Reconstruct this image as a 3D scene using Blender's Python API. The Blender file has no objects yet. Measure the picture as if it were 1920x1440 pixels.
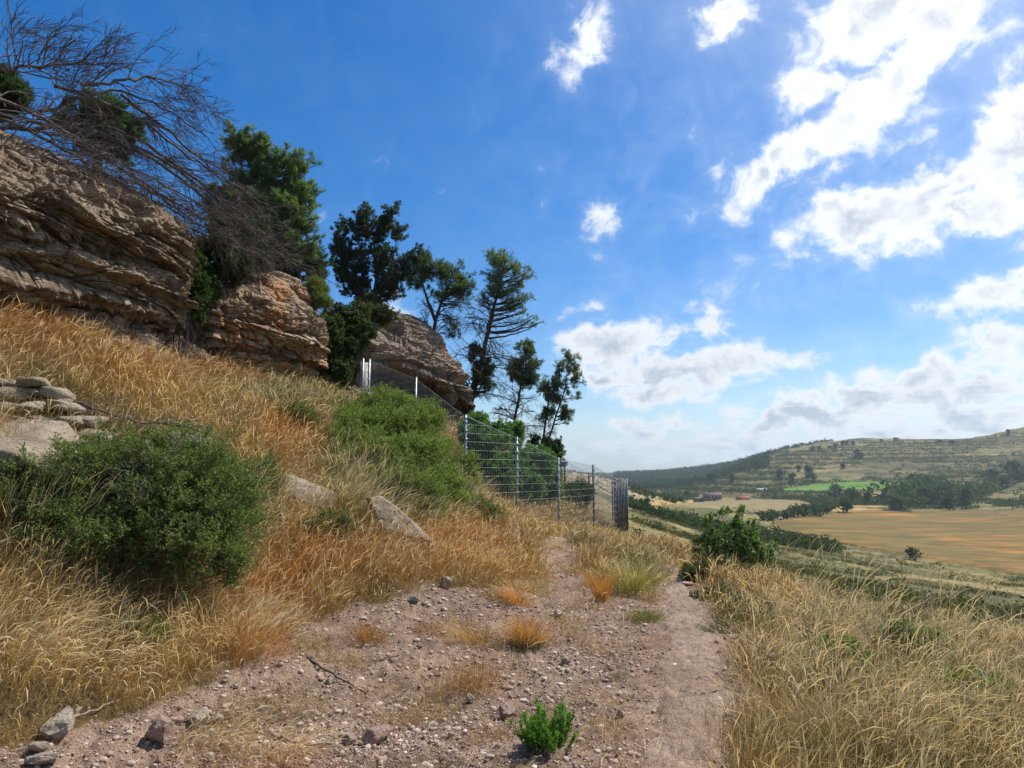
import bpy, bmesh, math
import numpy as np
from math import radians, sin, cos, pi
from mathutils import Vector

# ------------------------------------------------------------------ camera, world, sun, exposure
S = bpy.context.scene
FPX, CX, CY, PITCH, CAMZ = 1300.0, 960.0, 720.0, math.atan(165 / 1300.0), 1.6
cam = bpy.data.cameras.new("camera")
cam.sensor_width = 36.0
cam.lens = 36.0 * FPX / 1920.0
cam.clip_start, cam.clip_end = 0.05, 40000
cam_o = bpy.data.objects.new("camera", cam)
cam_o.location = (0, 0, CAMZ)
cam_o.rotation_euler = (pi / 2 + PITCH, 0, 0)
S.collection.objects.link(cam_o)
S.camera = cam_o
S.view_settings.view_transform = 'Standard'
S.view_settings.look = 'None'
S.view_settings.gamma = 1
S.view_settings.exposure = 0.68
S.render.engine = 'CYCLES'
S.cycles.max_bounces = 6
S.cycles.diffuse_bounces = 3
S.cycles.transmission_bounces = 4
S.cycles.transparent_max_bounces = 8
S.cycles.volume_bounces = 0
S.cycles.use_denoising = True
SUN_EL, SUN_AZ, SUN_STR, SKY_STR = radians(55), radians(58), 3.8, 0.15

def pdir(px, py):
    """unit direction in the world for a place in the photograph"""
    u, v = (px - CX) / FPX, (CY - py) / FPX
    d = np.array([u, cos(PITCH) - v * sin(PITCH), sin(PITCH) + v * cos(PITCH)])
    return d / np.linalg.norm(d)

def azel(px, py):
    d = pdir(px, py)
    return math.atan2(d[0], d[1]), math.asin(d[2])

class NT:
    """tiny node-tree writer"""
    def __init__(s, tree):
        s.t = tree; s.n = tree.nodes; s.l = tree.links
    def add(s, typ, ins=None, **kw):
        nd = s.n.new(typ)
        for k, v in kw.items():
            setattr(nd, k, v)
        if ins:
            for k, v in ins.items():
                s.set(nd.inputs[k], v)
        return nd
    def set(s, sock, v):
        if isinstance(v, bpy.types.NodeSocket):
            s.l.new(v, sock)
        elif isinstance(v, bpy.types.Node):
            s.l.new(v.outputs[0], sock)
        else:
            if isinstance(v, (tuple, list)) and len(v) == 3 and sock.type == 'RGBA':
                v = (*v, 1)
            sock.default_value = v
    def math(s, op, a, b=0.0, c=0.0, clamp=False):
        nd = s.n.new('ShaderNodeMath'); nd.operation = op; nd.use_clamp = clamp
        s.set(nd.inputs[0], a); s.set(nd.inputs[1], b); s.set(nd.inputs[2], c)
        return nd.outputs[0]
    def vmath(s, op, a, b=(0, 0, 0)):
        nd = s.n.new('ShaderNodeVectorMath'); nd.operation = op
        s.set(nd.inputs[0], a); s.set(nd.inputs[1], b)
        return nd
    def noise(s, vec, scale, detail=4, rough=0.55, dist=0.0, out=0):
        nd = s.n.new('ShaderNodeTexNoise')
        s.set(nd.inputs['Vector'], vec)
        nd.inputs['Scale'].default_value = scale; nd.inputs['Detail'].default_value = detail
        nd.inputs['Roughness'].default_value = rough; nd.inputs['Distortion'].default_value = dist
        return nd.outputs[out]
    def rng(s, v, a, b, c=0.0, d=1.0, smooth=False):
        nd = s.n.new('ShaderNodeMapRange'); nd.interpolation_type = 'SMOOTHSTEP' if smooth else 'LINEAR'
        s.set(nd.inputs[0], v)
        for i, q in enumerate((a, b, c, d)):
            s.set(nd.inputs[i + 1], q)
        return nd.outputs[0]
    def mix(s, f, a, b, mode='MIX'):
        nd = s.n.new('ShaderNodeMix'); nd.data_type = 'RGBA'; nd.blend_type = mode
        s.set(nd.inputs[0], f); s.set(nd.inputs[6], a); s.set(nd.inputs[7], b)
        return nd.outputs[2]
    def ramp(s, v, stops):
        nd = s.n.new('ShaderNodeValToRGB'); s.set(nd.inputs[0], v)
        e = nd.color_ramp.elements
        while len(e) < len(stops):
            e.new(0.5)
        for el, (p, c) in zip(e, stops):
            el.position = p; el.color = (*c, 1)
        return nd.outputs[0]

def build_world():
    w = bpy.data.worlds.new("World"); S.world = w; w.use_nodes = True
    T = NT(w.node_tree); T.n.clear()
    out = T.add('ShaderNodeOutputWorld')
    sky = T.add('ShaderNodeTexSky', sky_type='NISHITA', sun_disc=False, sun_elevation=SUN_EL, sun_rotation=SUN_AZ,
                altitude=300, air_density=1.0, dust_density=0.6, ozone_density=2.2)
    hs = T.add('ShaderNodeHueSaturation', {'Hue': 0.506, 'Saturation': 1.5, 'Value': 0.60, 'Color': sky.outputs[0]})
    tc = T.add('ShaderNodeTexCoord').outputs['Generated']
    sep = T.add('ShaderNodeSeparateXYZ', {0: tc})
    x, y, z = sep.outputs
    az = T.math('ARCTAN2', x, y); el = T.math('ARCSINE', z)
    ae = T.add('ShaderNodeCombineXYZ', {0: az, 1: el, 2: 0.0}).outputs[0]
    # warp the blob coordinates so that outlines are ragged
    wn = T.noise(tc, 9.0, 5, 0.6, out=1)
    wv = T.vmath('SCALE', T.vmath('SUBTRACT', wn, (0.5, 0.5, 0.5)).outputs[0]); wv.inputs[3].default_value = 0.14
    aw = T.vmath('ADD', ae, wv.outputs[0]).outputs[0]
    blobs = [  # px, py, half width px, half height px, tilt degrees, weight
        (1095, 55, 62, 40, 35, .62), (1048, 118, 26, 42, 10, .40), (1120, 410, 26, 26, 25, .58),
        (1370, 4, 60, 26, 5, .85), (1640, 20, 110, 66, 0, 1.05), (1765, 50, 70, 84, 35, 1.05), (1530, 160, 44, 46, 40, .7),
        (1695, 140, 110, 44, 50, .95), (1580, 232, 100, 40, 42, .95), (1450, 332, 100, 28, 32, .85), (1600, 10, 90, 34, 0, .8),
        (1350, 335, 22, 30, 10, .45),
        (1600, 412, 140, 40, 15, 1.05), (1760, 362, 140, 36, 30, 1.0), (1890, 250, 100, 56, 60, 1.05), (1820, 400, 100, 22, 12, .8),
        (1530, 445, 80, 32, 0, .8), (1860, 535, 110, 24, 8, .72), (1890, 625, 60, 26, 5, .8), (1345, 595, 45, 20, 12, .66),
        (1165, 632, 90, 34, 8, .95), (1290, 692, 180, 36, 3, 1.0), (1240, 728, 110, 22, 0, .9), (1400, 684, 80, 20, 0, .85),
        (1140, 700, 60, 22, 0, .8), (1200, 806, 56, 20, 0, 1.0), (1270, 792, 30, 12, 0, .7), (1710, 702, 70, 26, 0, 1.05), (1850, 700, 100, 34, 8, 1.1), (1620, 742, 70, 24, 5, 1.1), (1740, 752, 90, 26, 0, 1.1),
        (1520, 776, 70, 22, 5, 1.1), (1440, 800, 70, 20, 5, 1.05), (1380, 812, 60, 16, 5, 1.0), (1860, 770, 110, 24, 0, 1.05), (1650, 795, 90, 18, 0, .95), (1330, 845, 260, 14, 3, .8), (1700, 812, 140, 12, 0, .9),
        (1130, 850, 120, 22, 0, .55), (1720, 250, 26, 20, 0, .4), (1400, 500, 40, 40, 50, .32), (725, 640, 70, 40, 0, .7),
        (720, 590, 40, 20, 0, .5), (1380, 750, 80, 12, 3, .5), (1100, 575, 24, 12, 0, .45), (1450, 340, 150, 30, 12, .6),
        (2100, 300, 160, 120, 30, .9), (1900, 40, 60, 40, 30, .4),
    ]
    acc = None
    for px, py, rx, ry, tilt, wt in blobs:
        a0, e0 = azel(px, py)
        mp = T.add('ShaderNodeMapping', vector_type='TEXTURE')
        T.set(mp.inputs[0], aw)
        mp.inputs['Location'].default_value = (a0, e0, 0)
        mp.inputs['Rotation'].default_value = (0, 0, radians(tilt))
        mp.inputs['Scale'].default_value = (rx / FPX * .95 + .012, ry / FPX * .95 + .010, 1)
        ln = T.vmath('LENGTH', mp.outputs[0]).outputs['Value']
        m = T.math('MULTIPLY', T.math('SUBTRACT', 1.25, ln), wt)
        acc = m if acc is None else T.math('SMOOTH_MAX', acc, m, 0.12)
    # cloud layer noise in a flat-sheet projection, so clouds flatten towards the horizon
    zz = T.math('MAXIMUM', T.math('ADD', z, 0.10), 0.04)
    pl = T.add('ShaderNodeCombineXYZ', {0: T.math('DIVIDE', x, zz), 1: T.math('DIVIDE', y, zz), 2: T.math('MULTIPLY', z, 3.0)}).outputs[0]
    n1 = T.noise(pl, 2.6, 9, 0.62, 0.25)
    n2 = T.noise(tc, 20, 8, 0.60, 0.7)
    sh = T.vmath('ADD', tc, (0.012, 0.010, 0.016)).outputs[0]
    n3 = T.noise(sh, 20, 8, 0.60, 0.7)
    # general clouds out of the photographed part of the sky
    back = T.rng(T.math('ABSOLUTE', T.math('SUBTRACT', az, 0.1)), 0.95, 1.4, 0, 0.55, True)
    acc = T.math('MAXIMUM', acc, T.math('SUBTRACT', T.math('MULTIPLY', T.noise(pl, 0.8, 4, 0.5), back), 0.12))
    nn = T.math('ADD', T.math('MULTIPLY', n1, 1.0), T.math('MULTIPLY', n2, 1.35))
    dens = T.math('ADD', T.math('MULTIPLY', acc, 1.05), T.math('SUBTRACT', T.math('MULTIPLY', nn, 1.35), 1.78))
    mask = T.math('POWER', T.rng(dens, -0.05, 0.62, 0, 1, True), 1.15)
    veil = T.math('MULTIPLY', T.rng(dens, -0.75, 0.25, 0, 0.26, True), T.rng(x, -0.1, 0.45, 0.15, 1.0))
    thick = T.rng(dens, 0.35, 1.15, 0, 1, True)
    lit = T.math('ADD', T.math('MULTIPLY', T.math('SUBTRACT', n2, n3), 3.4), 0.5, clamp=True)
    sundir = (sin(SUN_AZ) * cos(SUN_EL), cos(SUN_AZ) * cos(SUN_EL), sin(SUN_EL))
    sd = T.vmath('DOT_PRODUCT', tc, sundir).outputs['Value']
    glow = T.rng(sd, 0.55, 1.0, 0.0, 1.0, True)
    c_lit = T.mix(glow, (4.1, 4.2, 4.35), (5.4, 5.4, 5.4))
    c_dk = T.mix(glow, (2.1, 2.45, 2.95), (3.1, 3.3, 3.65))
    shade = T.math('MULTIPLY', thick, T.math('SUBTRACT', 1.35, lit), clamp=True)
    ccol = T.mix(shade, c_lit, c_dk)
    skyc = T.mix(T.math('MULTIPLY', T.math('POWER', glow, 2.2), 0.35), hs.outputs[0], (3.4, 3.9, 4.6))
    hz = T.rng(z, 0.0, 0.12, 0.5, 0.0, True)
    skyc = T.mix(hz, skyc, (2.2, 2.9, 3.6))
    c1 = T.mix(veil, skyc, (2.9, 3.5, 4.2))
    c2 = T.mix(mask, c1, ccol)
    bg = T.add('ShaderNodeBackground', {0: c2, 1: SKY_STR})
    T.l.new(bg.outputs[0], out.inputs[0])
    w.cycles.sampling_method = 'MANUAL'; w.cycles.sample_map_resolution = 512
build_world()

sl = bpy.data.lights.new("sun", 'SUN')
sl.energy = SUN_STR; sl.angle = radians(1.5); sl.color = (1.0, 0.94, 0.84)
so = bpy.data.objects.new("sun", sl)
so.rotation_euler = Vector((sin(SUN_AZ) * cos(SUN_EL), cos(SUN_AZ) * cos(SUN_EL), sin(SUN_EL))).to_track_quat('Z', 'Y').to_euler()
S.collection.objects.link(so)

# ------------------------------------------------------------------ helpers
rs = np.random.default_rng(11)
COL = S.collection

def tag(o, label=None, cat=None, group=None, kind=None):
    if label: o["label"] = label
    if cat: o["category"] = cat
    if group: o["group"] = group
    if kind: o["kind"] = kind
    return o

def empty(name, loc, label=None, cat=None, group=None, rz=0):
    o = bpy.data.objects.new(name, None)
    o.empty_display_size = .2
    COL.objects.link(o); o.location = [float(c) for c in loc]; o.rotation_euler = (0, 0, rz)
    tag(o, label, cat, group)
    return o

def mesh_obj(name, V, F, mat, parent=None, tint=None, smooth=False, attrs=None, loc=None):
    """V (n,3); F: array (m,k) or list of arrays; vertices are given in world space unless loc is set"""
    V = np.asarray(V, dtype=np.float64)
    if not isinstance(F, (list, tuple)): F = [F]
    F = [np.asarray(f, dtype=np.int32) for f in F if len(f)]
    if loc is None and parent is not None:
        V = V - np.array(parent.location)
    me = bpy.data.meshes.new(name)
    me.vertices.add(len(V)); me.vertices.foreach_set("co", V.astype(np.float32).ravel())
    li = np.concatenate([f.ravel() for f in F]); ct = np.concatenate([np.full(len(f), f.shape[1], np.int32) for f in F])
    me.loops.add(len(li)); me.loops.foreach_set("vertex_index", li)
    me.polygons.add(len(ct))
    me.polygons.foreach_set("loop_start", np.concatenate([[0], np.cumsum(ct)[:-1]]).astype(np.int32))
    me.polygons.foreach_set("loop_total", ct)
    if smooth: me.polygons.foreach_set("use_smooth", np.ones(len(ct), bool))
    me.update(calc_edges=True)
    if tint is not None:
        a = me.attributes.new("tint", 'FLOAT_COLOR', 'POINT')
        c = np.ones((len(V), 4), np.float32); c[:, :3] = tint
        a.data.foreach_set("color", c.ravel())
    for k, v in (attrs or {}).items():
        a = me.attributes.new(k, 'FLOAT', 'POINT'); a.data.foreach_set("value", np.asarray(v, np.float32))
    for m in (mat if isinstance(mat, (list, tuple)) else [mat]): me.materials.append(m)
    o = bpy.data.objects.new(name, me); COL.objects.link(o)
    if parent is not None: o.parent = parent
    if loc is not None: o.location = loc
    return o

def recentre(o):
    """put a one-mesh thing's origin at its base"""
    me = o.data; n = len(me.vertices); co = np.empty(n * 3, np.float32); me.vertices.foreach_get("co", co); co = co.reshape(-1, 3)
    c = np.array([co[:, 0].mean(), co[:, 1].mean(), co[:, 2].min()], np.float32)
    me.vertices.foreach_set("co", (co - c).ravel()); o.location = [float(v) for v in c]; me.update()
    return o

def _hash(ix, iy, iz, seed):
    h = (ix.astype(np.int64) * 374761393 + iy.astype(np.int64) * 668265263 + iz.astype(np.int64) * 2147483647 + seed * 1274126177) & 0xffffffff
    h = ((h ^ (h >> 13)) * 1274126177) & 0xffffffff
    h = ((h ^ (h >> 16)) * 2246822519) & 0xffffffff
    return (h ^ (h >> 15)) & 0xffffffff
_G = np.random.default_rng(5).normal(size=(256, 3)); _G /= np.linalg.norm(_G, axis=1)[:, None]

def perlin(p, seed=0):
    p = np.asarray(p, float); i = np.floor(p).astype(np.int64); f = p - i
    w = f * f * f * (f * (f * 6 - 15) + 10); r = 0
    for dx in (0, 1):
        for dy in (0, 1):
            for dz in (0, 1):
                g = _G[_hash(i[:, 0] + dx, i[:, 1] + dy, i[:, 2] + dz, seed) & 255]
                d = (g * (f - (dx, dy, dz))).sum(1)
                r = r + d * (w[:, 0] if dx else 1 - w[:, 0]) * (w[:, 1] if dy else 1 - w[:, 1]) * (w[:, 2] if dz else 1 - w[:, 2])
    return r * 1.6

def fbm(p, oct=4, seed=0, gain=.5, lac=2.03):
    p = np.asarray(p, float); a, s, r = 1.0, 0.0, 0
    for k in range(oct):
        r = r + a * perlin(p, seed + k * 17); s += a; a *= gain; p = p * lac
    return r / s
def n2d(x, y, sc, oct=4, seed=0, gain=.5):
    return fbm(np.stack([np.asarray(x, float) * sc, np.asarray(y, float) * sc, np.zeros(np.shape(x)) + .37], 1), oct, seed, gain)
def sstep(a, b, x):
    t = np.clip((x - a) / (b - a), 0, 1); return t * t * (3 - 2 * t)
def unit(v): return v / np.maximum(np.linalg.norm(v, axis=-1, keepdims=True), 1e-9)

def W(px, py, Y):
    u, v = (px - CX) / FPX, (CY - py) / FPX
    d = Y / (cos(PITCH) - v * sin(PITCH))
    return np.array([u * d, Y, CAMZ + d * (sin(PITCH) + v * cos(PITCH))])
def PX(P):
    """world points -> place in the photograph (used to pick what grows where)"""
    P = np.atleast_2d(P); dz = P[:, 2] - CAMZ
    d = P[:, 1] * cos(PITCH) + dz * sin(PITCH); h = dz * cos(PITCH) - P[:, 1] * sin(PITCH)
    d = np.maximum(d, 1e-3)
    return CX + P[:, 0] / d * FPX, CY - h / d * FPX

# ------------------------------------------------------------------ terrain heights
class TPS:
    def __init__(s, P, Z, lam=1e-3):
        P = np.array(P, float); s.P = P; n = len(P)
        K = s.k(P, P) + lam * np.eye(n); A = np.zeros((n + 3, n + 3)); A[:n, :n] = K
        A[:n, n] = 1; A[:n, n + 1:] = P; A[n, :n] = 1; A[n + 1:, :n] = P.T
        s.w = np.linalg.solve(A, np.concatenate([Z, [0, 0, 0]]))
    def k(s, A, B):
        d2 = ((A[:, None] - B[None]) ** 2).sum(2)
        return .5 * d2 * np.log(d2 + 1e-12)
    def __call__(s, Q):
        out = np.empty(len(Q))
        for i in range(0, len(Q), 40000):
            q = Q[i:i + 40000]; out[i:i + 40000] = s.k(q, s.P) @ s.w[:-3] + s.w[-3] + q @ s.w[-2:]
        return out

near_pts = [(0, 0, 0), (0, 2, 0), (0, 4, 0), (.7, 7, .02), (1.7, 9, .02), (2.4, 10, .0), (2.9, 13, -.12), (3.4, 17, -.42), (1, 4, 0), (0.2, 9.3, .16),
            (.85, 12, .28), (-.55, 12, .65), (-1.4, 10, .78), (-2.1, 7.5, .38), (-2.6, 5.2, .18), (-3.0, 4, .12), (-3.7, 5, .68), (-4.1, 6, 1.0),
            (-4.4, 6.6, 1.45), (-5.0, 7.5, 1.95), (-5.3, 9, 2.75), (-3.9, 11, 2.3), (-6.7, 9, 3.5), (-6.3, 12.5, 3.5), (-4.7, 17, 3.3), (-3.8, 19, 3.0),
            (-1.5, 24, 3.2), (-2.4, 17.5, 2.0), (-1.07, 16, .95), (.13, 17.5, .45), (1.3, 19.3, .05), (2.5, 21.5, -.25), (3.8, 24, -.7), (-2, 14, 1.75),
            (-2.8, 9, 1.25), (-1.6, 8.4, .75), (0, 27, 2.4), (1.5, 28, 1.5), (4.2, 30, -1.2), (7, 28, -4.0), (.8, 24, 1.4), (4.7, 18, -.45),
            (3.8, 10, -.1), (3.6, 8, -.12), (4.3, 6, -.14), (5.2, 7, -.24), (5.0, 10, -.85), (2.9, 4, -.08), (6.4, 7.2, -.75), (8.2, 8.5, -2.2), (6.6, 12, -1.9), (6.8, 18, -2.4), (10, 10, -4.2), (12, 20, -6.0),
            (10, 28, -6), (18, 26, -9.2), (25, 12, -11), (0, -4, .1), (-4, 0, .9), (-7.5, 0, 3.3), (4, 0, -.5), (8, 0, -3), (0, -20, 0), (-7.5, -18, 3),
            (12, -15, -6), (20, -10, -9), (-7.2, 6, 3.4), (-3, 30, 3.8), (-9, 33, 6.0), (0, 36, 1.5), (6, 38, -3.8), (-16, 30, 9), (20, 38, -11)]
TN = TPS([(a, b) for a, b, c in near_pts], [c for a, b, c in near_pts], 1e-2)
up_pts = [(-7.5, 9, 6.0), (-9, 9, 7.0), (-12, 9, 9.0), (-7.4, 12.5, 6.1), (-9.5, 12.5, 7.2), (-6.2, 16.5, 6.0), (-8.5, 17, 7.0), (-4.8, 21.5, 6.0), (-7, 23, 6.9),
          (-3, 24.5, 5.6), (-12, 20, 9), (-5, 28, 6.2), (-15, 5, 11), (-8, 0, 6.2), (-22, 20, 14), (-22, -5, 14), (-2.5, 27, 5), (-12, 32, 9)]
TU = TPS([(a, b) for a, b, c in up_pts], [c for a, b, c in up_pts], 1e-2)
LINE = np.array([(-8.0, -40), (-7.9, 3), (-7.8, 9), (-7.5, 12.3), (-7.9, 13.6), (-7.2, 14.6), (-6.0, 17), (-6.0, 18.8), (-5.1, 20.9), (-3.9, 22.6), (-2.6, 24.2), (-3.6, 27), (-5, 30)], float)

def side_dist(x, y):
    """signed distance behind the cliff line (positive on the uphill side)"""
    q = np.stack([x, y], 1); best = np.full(len(q), 1e9); sg = np.ones(len(q))
    for a, b in zip(LINE[:-1], LINE[1:]):
        ab = b - a; t = np.clip(((q - a) @ ab) / (ab @ ab), 0, 1); c = a + t[:, None] * ab
        d = np.linalg.norm(q - c, axis=1); cr = ab[0] * (q[:, 1] - a[1]) - ab[1] * (q[:, 0] - a[0])
        m = d < best; best = np.where(m, d, best); sg = np.where(m, np.sign(cr), sg)
    return best * sg

far_ctl = [  # px, py, Y
    (1700, 1400, 14), (1900, 1250, 22), (1600, 1140, 38), (1900, 1160, 45), (1500, 1075, 60), (1900, 1120, 70), (1700, 1085, 95), (1560, 1060, 110),
    (1900, 1078, 150), (1700, 1042, 180), (1450, 992, 262), (1480, 985, 285), (1920, 957, 392), (1600, 958, 388), (2300, 1000, 270), (2400, 1100, 110), (2500, 1300, 30),
    (1300, 1000, 110), (1300, 970, 250), (1220, 960, 250), (1350, 945, 470), (1500, 940, 500), (1335, 937, 570), (1600, 940, 470), (1900, 935, 480),
    (1560, 922, 590), (1560, 906, 650), (1700, 915, 590), (1900, 900, 570), (1750, 880, 680), (1900, 870, 680), (1600, 860, 780), (1600, 824, 950), (1500, 838, 960),
    (1750, 822, 930), (1800, 826, 1000), (1920, 802, 900), (2300, 790, 900), (1700, 850, 800), (1440, 852, 980), (1400, 872, 850), (1370, 892, 740), (1320, 915, 660),
    (1330, 900, 1000), (1250, 905, 1050), (1200, 925, 700), (1190, 894, 1350), (1300, 882, 1350), (1430, 862, 1450), (1520, 868, 1650), (1700, 870, 1900), (1210, 915, 850),
    (1100, 889, 340), (1150, 900, 330), (1200, 922, 330), (1150, 935, 200), (1120, 960, 90), (1000, 885, 380), (700, 860, 400), (1200, 990, 60),
    (1180, 887, 3000), (1400, 887, 3500), (1900, 885, 3500), (1000, 885, 3000), (1180, 886, 8000), (1900, 885, 8000), (700, 885, 8000), (300, 880, 400), (0, 800, 100), (300, 750, 60)]
fp, fz = [], []
for px, py, Y in far_ctl:
    w = W(px, py, Y); fp.append((math.atan2(w[0], w[1]) * 3, math.log(math.hypot(w[0], w[1])))); fz.append(w[2])
for th in (-170, -130, -90, 90, 130, 170):
    for r, z in ((30, 8 if th < 0 else -11), (150, 20 if th < 0 else -20), (800, 30), (6000, 0)):
        fp.append((radians(th) * 3, math.log(r))); fz.append(z)
TF = TPS(fp, np.array(fz), 1e-3)

def height(x, y, detail=True):
    x = np.asarray(x, float); y = np.asarray(y, float); sh = x.shape; x = x.ravel(); y = y.ravel()
    r = np.hypot(x, y); th = np.arctan2(x, y); z = np.zeros(len(x))
    m = r < 60
    if m.any():
        q = np.stack([x[m], y[m]], 1); lo = TN(q); up = TU(q)
        sd = side_dist(x[m], y[m]) + .25 * n2d(x[m], y[m], .9, 3, 3)
        fade = 1 - sstep(25.5, 31, y[m])
        z[m] = lo + sstep(-.5, .7, sd) * fade * np.maximum(up - lo, 0)
    m2 = r > 26
    if m2.any():
        zf = TF(np.stack([th[m2] * 3, np.log(r[m2])], 1)); b = sstep(27, 55, r[m2])
        z[m2] = z[m2] * (1 - b) + zf * b
    if detail:
        k = sstep(0, 6, np.abs(x - .32 * y + .2)) # rougher away from the path
        z += (.035 + .07 * k) * n2d(x, y, .8, 3, 1) * (1 - sstep(30, 80, r))
        mf = r > 40
        if mf.any():
            rr = r[mf]; amp = sstep(40, 90, rr)
            fl = 1 - np.exp(-((rr - 300) / 170) ** 2) * .92   # the valley floor is smooth
            t = z[mf] + 4 * n2d(x[mf], y[mf], .006, 3, 8)
            step = t / 5.0; fr = step - np.floor(step)
            terr = (sstep(.6, .95, fr) - fr) * 5.0
            z[mf] += amp * fl * (.55 * terr * sstep(380, 600, rr) + np.minimum(rr * .006, 4.0) * n2d(x[mf], y[mf], .02, 4, 9))
            b2 = amp * (1 - sstep(140, 200, rr))
            z[mf] += b2 * .9 * n2d(x[mf], y[mf], .09, 3, 12)
    return z.reshape(sh)
def hz1(x, y): return float(height(np.array([x]), np.array([y]))[0])

def ground_hit(px, py, r0=2.5, r1=5000, n=1500):
    """where the sight line through a place in the photograph meets the terrain"""
    px = np.atleast_1d(np.asarray(px, float)); py = np.atleast_1d(np.asarray(py, float))
    Y = np.geomspace(r0, r1, n); out = []
    for a, b in zip(px, py):
        u, v = (a - CX) / FPX, (CY - b) / FPX; d = Y / (cos(PITCH) - v * sin(PITCH))
        X = u * d; Z = CAMZ + d * (sin(PITCH) + v * cos(PITCH)); h = height(X, Y); k = np.argmax(Z < h)
        if not (Z < h).any(): k = n - 1
        if k > 0:
            f0, f1 = Z[k - 1] - h[k - 1], h[k] - Z[k]; t = f0 / max(f0 + f1, 1e-9)
            out.append((X[k - 1] * (1 - t) + X[k] * t, Y[k - 1] * (1 - t) + Y[k] * t))
        else: out.append((X[0], Y[0]))
    out = np.array(out); return np.column_stack([out, height(out[:, 0], out[:, 1])])

def in_poly(x, y, poly):
    x = np.asarray(x); y = np.asarray(y); r = np.zeros(x.shape, bool); n = len(poly)
    for i in range(n):
        x0, y0 = poly[i]; x1, y1 = poly[(i + 1) % n]
        if y0 == y1: continue
        c = ((y0 > y) != (y1 > y)) & (x < (x1 - x0) * (y - y0) / (y1 - y0) + x0); r ^= c
    return r

# ------------------------------------------------------------------ materials
def new_mat(name):
    m = bpy.data.materials.new(name); m.use_nodes = True; T = NT(m.node_tree); T.n.clear()
    out = T.add('ShaderNodeOutputMaterial'); return m, T, out

def bsdf(T, out, col, rough=.9, bump=None, bstr=.5, bdist=.02, metal=0.0, spec=.25, **k):
    b = T.add('ShaderNodeBsdfPrincipled', {'Base Color': col, 'Roughness': rough, 'Metallic': metal, 'Specular IOR Level': spec})
    if bump is not None:
        bn = T.add('ShaderNodeBump', {'Height': bump}); bn.inputs['Strength'].default_value = bstr; bn.inputs['Distance'].default_value = bdist
        T.l.new(bn.outputs[0], b.inputs['Normal'])
    T.l.new(b.outputs[0], out.inputs[0]); return b

def geo_pos(T): return T.add('ShaderNodeNewGeometry').outputs['Position']

def mat_soil(name, a, b, c, dark):
    m, T, out = new_mat(name); p = geo_pos(T)
    n = T.noise(p, 1.3, 6, .6); f = T.noise(p, 55, 5, .65); g = T.noise(p, 9, 5, .7)
    col = T.ramp(n, [(.3, a), (.5, b), (.72, c)])
    col = T.mix(T.rng(g, .5, .68, 0, .75), col, dark)
    col = T.mix(T.rng(f, .42, .62, 0, .55), col, tuple(v * .45 for v in b))
    vo = T.add('ShaderNodeTexVoronoi', {'Vector': p, 'Scale': 42.0, 'Randomness': 1.0})
    peb = T.rng(vo.outputs['Distance'], .16, .30, 1, 0); sel = T.rng(T.add('ShaderNodeSeparateColor', {0: vo.outputs['Color']}).outputs[0], .58, .62, 0, 1)
    pc = T.mix(T.add('ShaderNodeSeparateColor', {0: vo.outputs['Color']}).outputs[1], (.46, .38, .32), (.27, .19, .15))
    pm = T.math('MULTIPLY', peb, sel); col = T.mix(pm, col, pc)
    vo2 = T.add('ShaderNodeTexVoronoi', {'Vector': p, 'Scale': 110.0})
    h = T.math('ADD', T.math('MULTIPLY', pm, .6), T.math('ADD', T.math('MULTIPLY', f, .5), T.math('MULTIPLY', vo2.outputs['Distance'], -.35)))
    bsdf(T, out, col, .95, h, 1.0, .018, spec=.1); return m

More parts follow.
